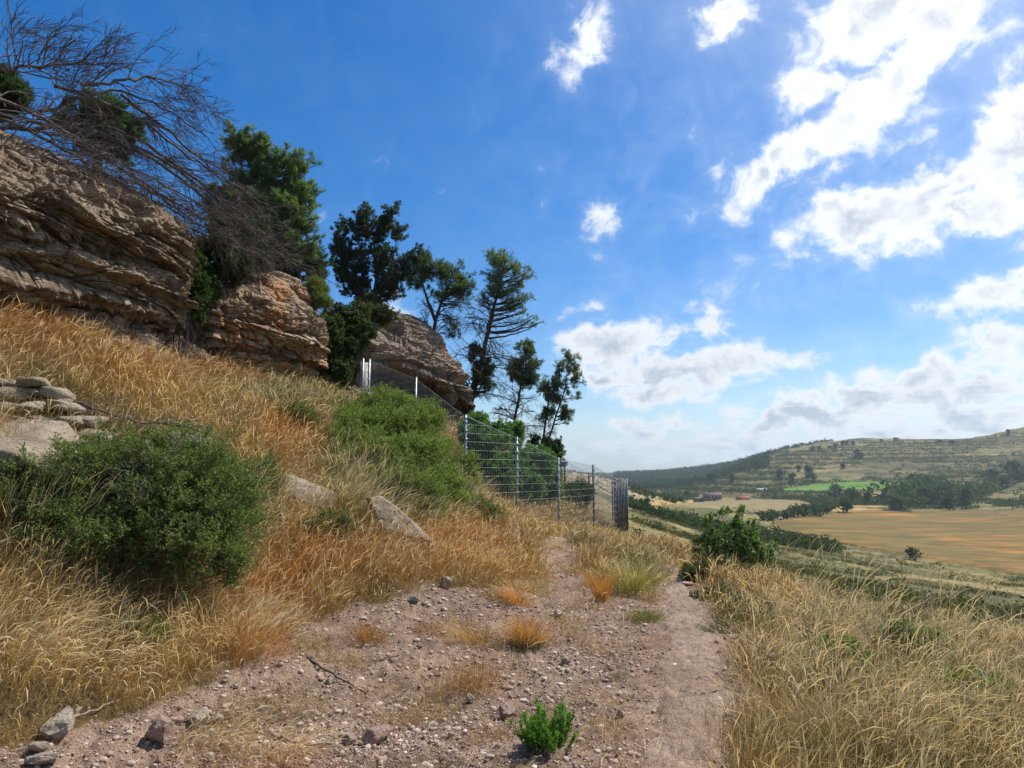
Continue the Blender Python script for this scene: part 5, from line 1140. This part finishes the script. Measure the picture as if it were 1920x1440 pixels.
for i, (px, py, n_, sp, L, cols, lab) in enumerate([
    (1020, 1085, 300, .10, .28, [RUST, STRAW], "straggly dry tuft at the foot of the bare mound"), (1075, 1075, 260, .09, .24, [GOLD, OLIVE], "olive straggly tuft just right of the bare mound"),
    (965, 1130, 420, .10, .32, [ORANGE, GOLD], "orange fringe tuft spilling onto the bare slope"), (1000, 1110, 240, .08, .3, [OLIVE, STRAW], "thin greenish tuft above the cream cobble"),
    (905, 1205, 260, .12, .2, [RUST * .7, STRAW * .7], "scraggly brown weeds on the bank right of the thin straw tuft"), (1160, 1275, 150, .07, .13, [(.07, .10, .05), (.16, .18, .08)], "sprig of small green weeds beside the lower footpath"),
    (1108, 1050, 380, .12, .34, [GOLD, STRAW], "golden tuft on the shoulder behind the orange plume"), (800, 1185, 200, .10, .16, [RUST * .8, GOLD * .7], "wispy rusty weeds under the long grass fringe")]):
    tuft(lab, px, py, n_, sp * .55, L, .55, cols, 400 + i, .0026, hd=.15)
def weeds():
    """little dark weeds and litter scattered on the clay"""
    g = G(110); B = Buf(); x, y, r = scatter(12000, 2.9, 12, .3, -.65, .45, g); ok = is_bare(x, y) & (n2d(x, y, 1.6, 3, 111) > g.uniform(-.25, .25, 12000)) & ~in_poly(x, y, [tuple(p) for p in pl] + [tuple(p) for p in pr[::-1]])
    x, y = x[ok], y[ok]; n = len(x); z = height(x, y); k = 9; idx = np.repeat(np.arange(n), k); m = len(idx); q = g.normal(0, .025, (m, 2))
    p = np.stack([x[idx] + q[:, 0], y[idx] + q[:, 1], z[idx]], 1); t = g.random(n)
    col = np.where((t < .6)[:, None], np.array((.13, .065, .05)), np.where((t < .85)[:, None], np.array((.30, .20, .10)), np.array((.07, .12, .04))))[idx] * g.uniform(.6, 1.3, (m, 1))
    blades(B, p, g.uniform(0, 6.28, m), np.abs(g.normal(.7, .45, m)), g.uniform(.015, .075, m), g.uniform(.0015, .0032, m), col, g, g.uniform(0, .6, m), np.zeros(m), 3)
    tag(B.obj("litter_weeds", M['grass']), "tiny dark weeds and dry plant litter on the clay", "weeds", kind="stuff")
weeds()
def thistle(label, px, py, tips, s):
    """dry branching stalk with small seed heads"""
    g = G(s); b = gp(px, py, r0=1.5); Y = b[1]; w = Buf(); hd = []
    def wt(P, R_, k): V_, F_ = tubes(P, R_, k); w.add(V_, F_, np.tile(np.array([(.36, .30, .20)]), (len(V_), 1)))
    for (tx, ty) in tips:
        e = W(tx, ty, Y + g.normal(0, .12)); u = np.linspace(0, 1, 12)[:, None]; m = b * .5 + e * .5 + (0, 0, .08); P = b * (1 - u) ** 2 + 2 * m * u * (1 - u) + e * u ** 2
        wt(P[None], np.linspace(.0042, .0018, 12)[None], 5); A, RA = off(P[None], np.full((1, 12), .003), 6, .45, .98, .6, g, .14, 6, (0, 0, .4), .06); wt(A, np.full_like(RA, .0014), 3); hd += [e] + list(A[:, -1])
    V, F = ICO[1]; hd = np.array(hd); n = len(hd); s_ = g.uniform(.006, .012, n)
    VV = (V[None] * (1 + .5 * (g.random((n, len(V), 1)) - .5)) * s_[:, None, None] * (1, 1, 1.3) + hd[:, None]).reshape(-1, 3); FF = (F[None] + (np.arange(n) * len(V))[:, None, None]).reshape(-1, 3)
    w.add(VV, FF, np.repeat(PALE[None] * g.uniform(.5, 1, (n, 1)), len(V), 0)); recentre(tag(w.obj("dry_stalk", M['grass']), label, "dry stalk"))
thistle("dry branching stalk leaning left over the footpath edge", 1440, 1290, [(1325, 1118), (1350, 1180)], 120)
thistle("tall dry stalk fanning over the right verge", 1460, 1260, [(1372, 1090), (1400, 1075), (1440, 1130)], 121)
thistle("slanting straw stalk crossing the right hand grass", 1560, 1400, [(1400, 1190), (1505, 1150)], 122)
thistle("long dry stalk arching over the far right grass", 1700, 1330, [(1580, 1110), (1690, 1050)], 123)

# ------------------------------------------------------------------ wire mesh fence
def box_post(P0, P1, wx, wy, az):
    ca, sa = cos(az), sin(az); V = []
    for P in (P0, P1):
        for sx, sy in ((-1, -1), (1, -1), (1, 1), (-1, 1)): V.append((P[0] + sx * wx * ca - sy * wy * sa, P[1] + sx * wx * sa + sy * wy * ca, P[2]))
    return np.array(V), np.array([(0, 3, 2, 1), (4, 5, 6, 7), (0, 1, 5, 4), (1, 2, 6, 5), (2, 3, 7, 6), (3, 0, 4, 7)])
def fence(name, label, pts, mats, bars=.06, flatmat='zinc'):
    """pts: (x, y, z top); posts stand at every point, panels hang between them"""
    th = empty(name, (pts[0][0], pts[0][1], hz1(pts[0][0], pts[0][1])), label, "fence")
    for i, (x, y, zt) in enumerate(pts):
        zb = hz1(x, y) - .15; j = min(i, len(pts) - 2); az = math.atan2(pts[j + 1][1] - pts[j][1], pts[j + 1][0] - pts[j][0]); B = Buf(); k = 1.0
        B.add(*box_post((x, y, zb), (x, y, zt + .04), .027, .022, az)); B.add(*box_post((x, y, zt + .045), (x, y, zt + .055), .031, .026, az))
        nrm = (sin(az), -cos(az))
        for q in np.arange(.15, 1.9, .2):  # clips
            B.add(*box_post((x + nrm[0] * .03, y + nrm[1] * .03, zt - q), (x + nrm[0] * .03, y + nrm[1] * .03, zt - q + .04), .032, .012, az))
        B.obj("post", M[mats[i]], th)
    for i in range(len(pts) - 1):
        a, b = np.array(pts[i], float), np.array(pts[i + 1], float); L = np.hypot(*(b - a)[:2]); n = max(2, int(L / bars)); u = (np.arange(n) + .5) / n
        P = a[None] * (1 - u[:, None]) + b[None] * u[:, None]; zb = height(P[:, 0], P[:, 1]) - .05
        az = math.atan2(b[1] - a[1], b[0] - a[0]); nx = np.array([sin(az), -cos(az), 0]) * .03; P = P + nx
        bot = P.copy(); bot[:, 2] = zb; seg = np.stack([bot, P], 1); B = Buf(); rr = .0026; B.add(*tubes(seg, np.full((n, 2), rr), 4))
        zmin, zmax = min(zb), max(a[2], b[2]); lines = []
        for z in np.arange(math.floor(zmin / .2) * .2 + .1, zmax, .2):
            # level wire clipped by the sloping top
            ta, tb = a[2], b[2]
            if z <= min(ta, tb): u0, u1 = 0, 1
            elif ta > tb: u0, u1 = 0, (ta - z) / (ta - tb)
            else: u0, u1 = (z - ta) / (tb - ta), 1
            if u1 - u0 < .03: continue
            for dz in (0,):
                p0 = a * (1 - u0) + b * u0 + nx * 1.25; p1 = a * (1 - u1) + b * u1 + nx * 1.25; p0[2] = p1[2] = z + dz
                if z > min(hz1(*p0[:2]), hz1(*p1[:2])): lines.append((p0, p1))
        if lines: B.add(*tubes(np.array(lines), np.full((len(lines), 2), .0024), 4))
        t0, t1 = a + nx, b + nx; B.add(*tubes(np.array([[t0, t1]]), np.full((1, 2), .005), 4))
        B.obj("mesh_panel", M['zinc' if i < 6 else 'dzinc'], th)
    return th
def fp_(px, py, Y): return tuple(W(px, py, Y))
fence("mesh_fence", "galvanised wire mesh fence stepping down the slope from the grey dome", [fp_(693, 676, 19.0), fp_(780, 710, 17.6), fp_(873, 781, 16.2), fp_(969, 823, 17.5), fp_(1047, 861, 19.3), fp_(1112, 874, 21.5), fp_(1152, 897, 23.6), fp_(1175, 898, 24.2)],
      ['zinc'] * 5 + ['dzinc'] * 3)
fence("mesh_fence", "short upper return of wire mesh running back to the cliff", [fp_(681, 675, 19.4), fp_(670, 676, 20.6)], ['zinc', 'zinc'])
cb = Buf(); c0 = W(683, 745, 19.9); cb.add(*box_post(c0 - (0, 0, .5), (c0[0], c0[1], W(683, 680, 19.9)[2]), .14, .06, .4))
recentre(tag(cb.obj("concrete_pillar", M['concrete']), "plain grey concrete pillar behind the upper fence posts", "pillar"))
fence("mesh_fence", "dark steel framed inner fence seen through the lower panels", [fp_(1059, 865, 24.8), fp_(1104, 889, 26.0), fp_(1148, 898, 27.0)], ['dzinc', 'dzinc', 'dzinc'])
rl = Buf(); q = W(1050, 866, 22.5), W(1062, 866, 24.8); rl.add(*tubes(np.array([q]), np.full((1, 2), .04), 6)); 
recentre(tag(rl.obj("steel_rail", M['dzinc']), "short dark steel cross rail joining the outer and inner fences", "rail"))
# the closed gate leaf folded against the last post
gt = empty("steel_gate", (W(1163, 980, 24.0)[0], 24.0, W(1163, 985, 24)[2]), "dark narrow steel gate leaf closing the lower end of the fence", "gate"); gb = Buf(); ga = W(1152, 900, 23.7); 
for k in range(9):
    a = W(1152 + k * 2.9, 899, 23.65 + k * .06); z0 = W(1160, 985, 23.9)[2] - .2; gb.add(*box_post((a[0], a[1], z0), (a[0], a[1], a[2]), .016, .02, .6))
gb.obj("slats", M['dzinc'], gt); gf = Buf(); a, b = W(1151, 899, 23.65), W(1177, 899, 24.2)
for z in (0, -.75, -1.45): 
    gf = Buf(); gf.add(*tubes(np.array([[a + (0, 0, z), b + (0, 0, z)]]), np.full((1, 2), .022), 6)); gf.obj("rail", M['dzinc'], gt)

# ------------------------------------------------------------------ the valley
def clump_mesh(g, n, c0, c1, sx=1.0, sz=1.0, lobes=6, trunk=True, tri=.17):
    """a distant tree one unit high: leaf clumps in several lobes, and a trunk"""
    q = []
    for k in range(lobes):
        c = np.array([g.normal(0, .16) * sx, g.normal(0, .16) * sx, .5 + g.normal(0, .13) * sz]); rr = g.uniform(.18, .30); m = n // lobes
        v = unit(g.normal(size=(m, 3))) * (g.random((m, 1)) ** .3); q.append(c + v * rr * (sx, sx, sz))
    q = np.concatenate(q); m = len(q); V = q[:, None] + g.normal(0, tri * .42, (m, 3, 3)); F = np.arange(m * 3).reshape(-1, 3); k = np.repeat(g.random((m, 1)), 3, 0)
    T_ = np.array(c0) * (1 - k) + np.array(c1) * k; return V.reshape(-1, 3), F, T_
tree_types = []
def far_tree_type(s, c0, c1, sx, sz, n=260):
    g = G(s); V, F, T_ = clump_mesh(g, n, c0, c1, sx, sz); P = np.array([[(0, 0, -.05), (.02, 0, .3), (0, .01, .62)]]); tv, tf = tubes(P, np.array([[.035, .028, .012]]), 5)
    return (V, F, T_, tv, tf)
FT = dict(oak=far_tree_type(201, (.020, .035, .014), (.065, .095, .035), 1.25, .95), round=far_tree_type(202, (.03, .05, .02), (.09, .13, .05), 1.5, .9),
          pine=far_tree_type(203, (.015, .030, .013), (.05, .08, .03), .8, 1.2), poplar=far_tree_type(204, (.035, .06, .02), (.10, .15, .05), .6, 1.3), grey=far_tree_type(205, (.06, .06, .045), (.13, .125, .09), 1.2, .9, 150))
FTM = {}
def far_tree(kind, px, py, hpx, label, group, name=None, wide=1.0, g=rs):
    b = gp(px, py, r0=40); dist = math.hypot(b[0], b[1]); h = hpx / FPX * dist
    th = empty(name or ("oak_tree" if kind in ("oak", "round") else "pine_tree" if kind == "pine" else "tree"), (b[0], b[1], b[2] - .03 * h), label, "tree" if hpx > 9 else "bush", group, rz=g.uniform(0, 6.28))
    if kind not in FTM:
        V, F, T_, tv, tf = FT[kind]; c = mesh_obj("crown", V, F, M['farleaf'], tint=T_, loc=(0, 0, 0)); t = mesh_obj("trunk", tv, tf, M['bark'], loc=(0, 0, 0)); FTM[kind] = (c, t)
        parts = (c, t)
    else:
        parts = [o.copy() for o in FTM[kind]]
        for o in parts: COL.objects.link(o)
    for o in parts: o.parent = th
    th.scale = (h * wide, h * wide, h); return th
rt = G(210)
belt = [("oak", 1320, 0, 0)]
ORD = "first second third fourth fifth sixth seventh eighth ninth tenth eleventh twelfth thirteenth fourteenth fifteenth".split()
def row(kind, pts, label, group):
    xs = sorted(p[0] for p in pts)
    for (px, py, hp, wd) in pts:
        k = xs.index(px); far_tree(kind, px, py, hp, (ORD[k] + " from left: " if group else "") + label, group, None, wd, rt)
row("oak", [(1432, 975, 20, 1.5), (1450, 976, 24, 1.4), (1470, 975, 22, 1.5), (1490, 972, 28, 1.3), (1510, 970, 30, 1.3), (1528, 968, 26, 1.4), (1545, 965, 24, 1.3)], "dark oak edging the tan field", "dark oaks edging the tan field")
row("oak", [(1582, 963, 34, 1.2)], "single oak standing at the top left corner of the brown field", None)
row("round", [(1672, 953, 48, 1.3)], "broad full crowned oak behind the middle of the brown field's far edge", None)
row("oak", [(1568, 930, 26, 1.1), (1592, 932, 20, 1.1), (1608, 936, 18, 1.1)], "oak on the bank below the green field", "oaks below the green field")
row("round", [(1700, 948, 36, 1.1), (1718, 944, 50, 1.0), (1742, 944, 44, 1.0), (1765, 950, 40, 1.2), (1788, 946, 34, 1.2), (1722, 930, 34, 1.1), (1805, 940, 28, 1.2), (1830, 936, 26, 1.3), (1850, 925, 22, 1.2), (1755, 925, 30, 1.1)], "green oak in the belt beyond the brown field", "oaks in the belt beyond the brown field")
row("grey", [(1740, 925, 34, .8), (1765, 915, 26, .9), (1690, 935, 30, .9)], "greyish thin crowned tree in the oak belt", "grey trees in the belt beyond the brown field")
row("poplar", [(1812, 955, 38, .9), (1780, 958, 34, 1.0), (1600, 945, 26, .9), (1628, 946, 24, 1.0)], "upright pale tree along the brown field", "upright trees along the brown field")
row("oak", [(1900, 892, 30, 1.2), (1912, 905, 24, 1.2), (1880, 912, 22, 1.3), (1858, 898, 20, 1.3)], "oak on the right hand terraces", "oaks on the right hand terraces")
row("oak", [(1212, 948, 18, 1.0), (1250, 943, 14, 1.3), (1262, 946, 16, 1.3), (1276, 944, 14, 1.3), (1225, 935, 12, 1.2), (1288, 930, 12, 1.2)], "small dark oak beside the little straw field", "oaks beside the little straw field")
row("pine", [(1332, 905, 20, 1.0), (1372, 905, 18, .9), (1420, 880, 16, 1.0), (1462, 900, 22, 1.0), (1485, 905, 20, 1.0), (1516, 896, 26, .9), (1524, 905, 20, 1.0), (1498, 885, 14, 1.0), (1580, 880, 12, 1.3)], "pine on the terraced hill's lower flank", "pines on the flank of the terraced hill")
row("pine", [(1524, 845, 9, 1.8), (1537, 843, 7, 1.9), (1555, 841, 6, 2.0), (1566, 839, 8, 1.6), (1580, 836, 10, 1.3), (1588, 835, 9, 1.5), (1600, 833, 6, 2.2), (1652, 828, 5, 2.4), (1680, 826, 6, 2.6), (1760, 829, 6, 2.6), (1785, 832, 6, 2.8), (1608, 856, 14, 1.2), (1616, 858, 10, 1.2), (1890, 815, 10, 1.0)], "small pine on the terraced hill's crest", "pines along the hill crest")
row("oak", [(1712, 1050, 26, .9)], "lone small tree leaning at the near rim of the brown field", None)

def scrub(name, label, n, sampler, hmin, hmax, c0, c1, seed, ntri=9, sx=1.3, tri=.5, avoid=None):
    g = G(seed); x, y = sampler(g, n); z = height(x, y); r = np.hypot(x, y)
    if avoid is not None: m = avoid(x, y, z); x, y, z, r = x[m], y[m], z[m], r[m]
    n = len(x); h = g.uniform(hmin, hmax, n) * g.uniform(.6, 1.2, n)
    v = unit(g.normal(size=(n, ntri, 3))) * (g.random((n, ntri, 1)) ** .4) * .45; v[..., 2] = np.abs(v[..., 2]) * 1.3; v[..., :2] *= sx
    c = v[:, :, None] + g.normal(0, tri * .28, (n, ntri, 3, 3)); V = c * h[:, None, None, None] + np.stack([x, y, z + h * .10], 1)[:, None, None]
    k = np.clip(g.random((n, 1, 1)) * .6 + g.random((n, ntri, 1)) * .4, 0, 1); T_ = np.array(c0) * (1 - k) + np.array(c1) * k
    tag(mesh_obj(name, V.reshape(-1, 3), np.arange(n * ntri * 3).reshape(-1, 3), M['farleaf'], tint=np.repeat(T_.reshape(-1, 3), 3, 0)), label, "vegetation", kind="stuff")
def samp(px0, px1, r0, r1):
    t0, t1 = math.atan2(px0 - CX, FPX), math.atan2(px1 - CX, FPX)
    return lambda g, n: (lambda r, t: (r * np.sin(t), r * np.cos(t)))(np.exp(g.uniform(math.log(r0), math.log(r1), n)), g.uniform(t0, t1, n))
def avoid_fields(x, y, z):
    px, py = PX(np.stack([x, y, z], 1)); r = np.hypot(x, y); bad = np.zeros(len(x), bool)
    for poly in ([(1440, 985), (1500, 964), (1600, 955), (2400, 955), (2400, 1180), (1920, 1084), (1680, 1042), (1530, 1014)], [(1255, 950), (1330, 938), (1400, 934), (1500, 938), (1530, 950), (1500, 962), (1400, 962)],
                 [(1465, 922), (1530, 908), (1690, 903), (1695, 918), (1600, 924)], [(1190, 950), (1240, 940), (1300, 937), (1305, 946)], [(1640, 1080), (1720, 1078), (1980, 1116), (1980, 1142), (1800, 1104)], [(1535, 962), (1600, 948), (1668, 948), (1668, 960)], [(1310, 942), (1310, 926), (1412, 926), (1412, 942)]):
        bad |= in_poly(px, py, poly)
    ok = ~bad; cl = n2d(x, y, .012, 3, 140) + .5 * n2d(x, y, .05, 2, 141); return ok & (cl > -.09)
scrub("hill_scrub", "low dark green and olive scrub dotting the terraced hillside", 90000, samp(1180, 2050, 400, 1050), .8, 3.8, (.018, .032, .013), (.085, .12, .04), 150, 7, avoid=avoid_fields)
scrub("forest", "dense blue green pine forest covering the distant ridge", 22000, samp(1150, 1560, 800, 2000), 6, 10, (.016, .036, .018), (.06, .10, .045), 151, 9, .8, .42, avoid=lambda x, y, z: (PX(np.stack([x, y, z], 1))[0] < 1440) | (np.hypot(x, y) > 1150))
scrub("valley_scrub", "grey green scrub and brambles on the slope below the path", 12000, samp(1180, 2050, 30, 200), .35, 1.3, (.03, .038, .016), (.15, .15, .07), 152, 26, 1.4, .28, avoid=lambda x, y, z: avoid_fields(x, y, z) & (n2d(x, y, .12, 3, 144) + .6 * n2d(x, y, .03, 2, 146) > -.10))
scrub("valley_wood", "belts of dark oak scrub along the valley bottom", 7000, samp(1170, 1560, 180, 600), 1.8, 4.5, (.02, .035, .014), (.08, .11, .04), 153, 14, 1.3, .4, avoid=lambda x, y, z: avoid_fields(x, y, z) & (n2d(x, y, .02, 3, 145) > -.1))
scrub("rocky_scrub", "sparse scrub on the pale rocky spur behind the gate", 900, samp(1020, 1240, 240, 430), .6, 1.8, (.05, .06, .025), (.14, .14, .06), 154, 9, 1.4)
scrub("slope_weeds", "low thyme and dry clumps just below the crest of the path", 6500, samp(1230, 2100, 9, 42), .2, .5, (.07, .075, .03), (.36, .29, .13), 155, 40, 1.3, .2, avoid=lambda x, y, z: (x > 5) & (side_dist(x, y) < 0))

# ------------------------------------------------------------------ farm buildings
def house(label, px, py, wpx, hpx, depth, az, wallm, roofm, wins, roof_h=.35, name="farmhouse", door=None, ruin=False):
    b = gp(px, py, r0=60); dist = math.hypot(b[0], b[1]); w = wpx / FPX * dist; h = hpx / FPX * dist * (1 - roof_h); rh = hpx / FPX * dist * roof_h
    th = empty(name, (b[0], b[1], b[2] - .5), label, "building", rz=az)
    def part(n, V, F, m, par=th): return mesh_obj(n, V, F, M[m], par, loc=(0, 0, 0))
    d = depth; V = [(-w / 2, -d / 2, 0), (w / 2, -d / 2, 0), (w / 2, d / 2, 0), (-w / 2, d / 2, 0), (-w / 2, -d / 2, h), (w / 2, -d / 2, h), (w / 2, d / 2, h), (-w / 2, d / 2, h), (-w / 2, 0, h + rh), (w / 2, 0, h + rh)]
    part("wall", V, [np.array([(0, 1, 5, 4), (2, 3, 7, 6)]), np.array([(1, 2, 6, 9, 5), (3, 0, 4, 8, 7)])], wallm)
    e = .35; t = .18; R = []
    for s in (-1, 1):
        R += [(-w / 2 - e, s * (d / 2 + e), h - .15), (w / 2 + e, s * (d / 2 + e), h - .15), (w / 2 + e, 0, h + rh + .05), (-w / 2 - e, 0, h + rh + .05)]
    R = R + [(a, b_, c + t) for a, b_, c in R]; F = []
    for o in (0, 4):
        F += [(o, o + 1, o + 2, o + 3), (o + 8, o + 9, o + 10, o + 11), (o, o + 1, o + 9, o + 8), (o + 1, o + 2, o + 10, o + 9), (o + 3, o, o + 8, o + 11)]
    part("roof", R, np.array(F), roofm)
    for (u, v, ww, hh) in wins:
        x0, x1, z0, z1 = -w / 2 + u * w - ww / 2, -w / 2 + u * w + ww / 2, v * h, v * h + hh; y0 = -d / 2 - .03
        part("window", [(x0, y0, z0), (x1, y0, z0), (x1, y0, z1), (x0, y0, z1), (x0, y0 + .2, z0), (x1, y0 + .2, z0), (x1, y0 + .2, z1), (x0, y0 + .2, z1)], np.array([(0, 1, 2, 3), (0, 4, 5, 1), (3, 2, 6, 7)]), 'hollow')
    if door: 
        u, ww, hh = door; x0 = -w / 2 + u * w; part("door", [(x0, -d / 2 - .04, 0.3), (x0 + ww, -d / 2 - .04, .3), (x0 + ww, -d / 2 - .04, hh), (x0, -d / 2 - .04, hh), (x0, -d / 2 + .1, 0.3), (x0 + ww, -d / 2 + .1, .3)], np.array([(0, 1, 2, 3), (0, 4, 5, 1)]), 'hollow')
    return th
house("long old stone farmhouse with a low tiled roof and dark windows", 1336, 938, 32, 14, 8, -.25, 'masonry', 'tile', [(.12, .5, 1, 1.3), (.3, .5, 1, 1.3), (.5, .5, 1, 1.3), (.7, .5, 1, 1.3), (.88, .5, 1, 1.3), (.3, .12, 1, 1.1)], .25, door=(.55, 1.6, 2.5))
house("low stone outbuilding left of the long stone farmhouse", 1312, 940, 16, 8, 6, -.1, 'masonry', 'masonry', [(.3, .3, .9, .9), (.7, .3, .9, .9)], .2, name="outbuilding")
house("small barn with a vivid red roof near the tan field", 1393, 938, 21, 8, 7, -.2, 'redtile', 'redtile', [(.25, .3, .9, .9), (.7, .3, .9, .9)], .4, name="barn")
house("long low white roofed shed left of the green field", 1428, 920, 16, 4.5, 5, -.1, 'white', 'white', [(.3, .2, .8, .6), (.7, .2, .8, .6)], .5, name="shed")

# ------------------------------------------------------------------ the air
def haze(density):
    m = bpy.data.materials.new("haze"); m.use_nodes = True; T = NT(m.node_tree); T.n.clear(); out = T.add('ShaderNodeOutputMaterial')
    v = T.add('ShaderNodeVolumePrincipled', {'Color': (.78, .90, 1.0), 'Density': density, 'Anisotropy': .45}); T.l.new(v.outputs[0], out.inputs['Volume'])
    V = [(x, y, z) for z in (-75, 180) for x, y in ((-5600, -5600), (5600, -5600), (5600, 5600), (-5600, 5600))]
    o = mesh_obj("haze", V, np.array([(0, 3, 2, 1), (4, 5, 6, 7), (0, 1, 5, 4), (1, 2, 6, 5), (2, 3, 7, 6), (3, 0, 4, 7)]), m); o["kind"] = "stuff"; o["label"] = "thin blue summer haze over the valley"

haze(.00017)
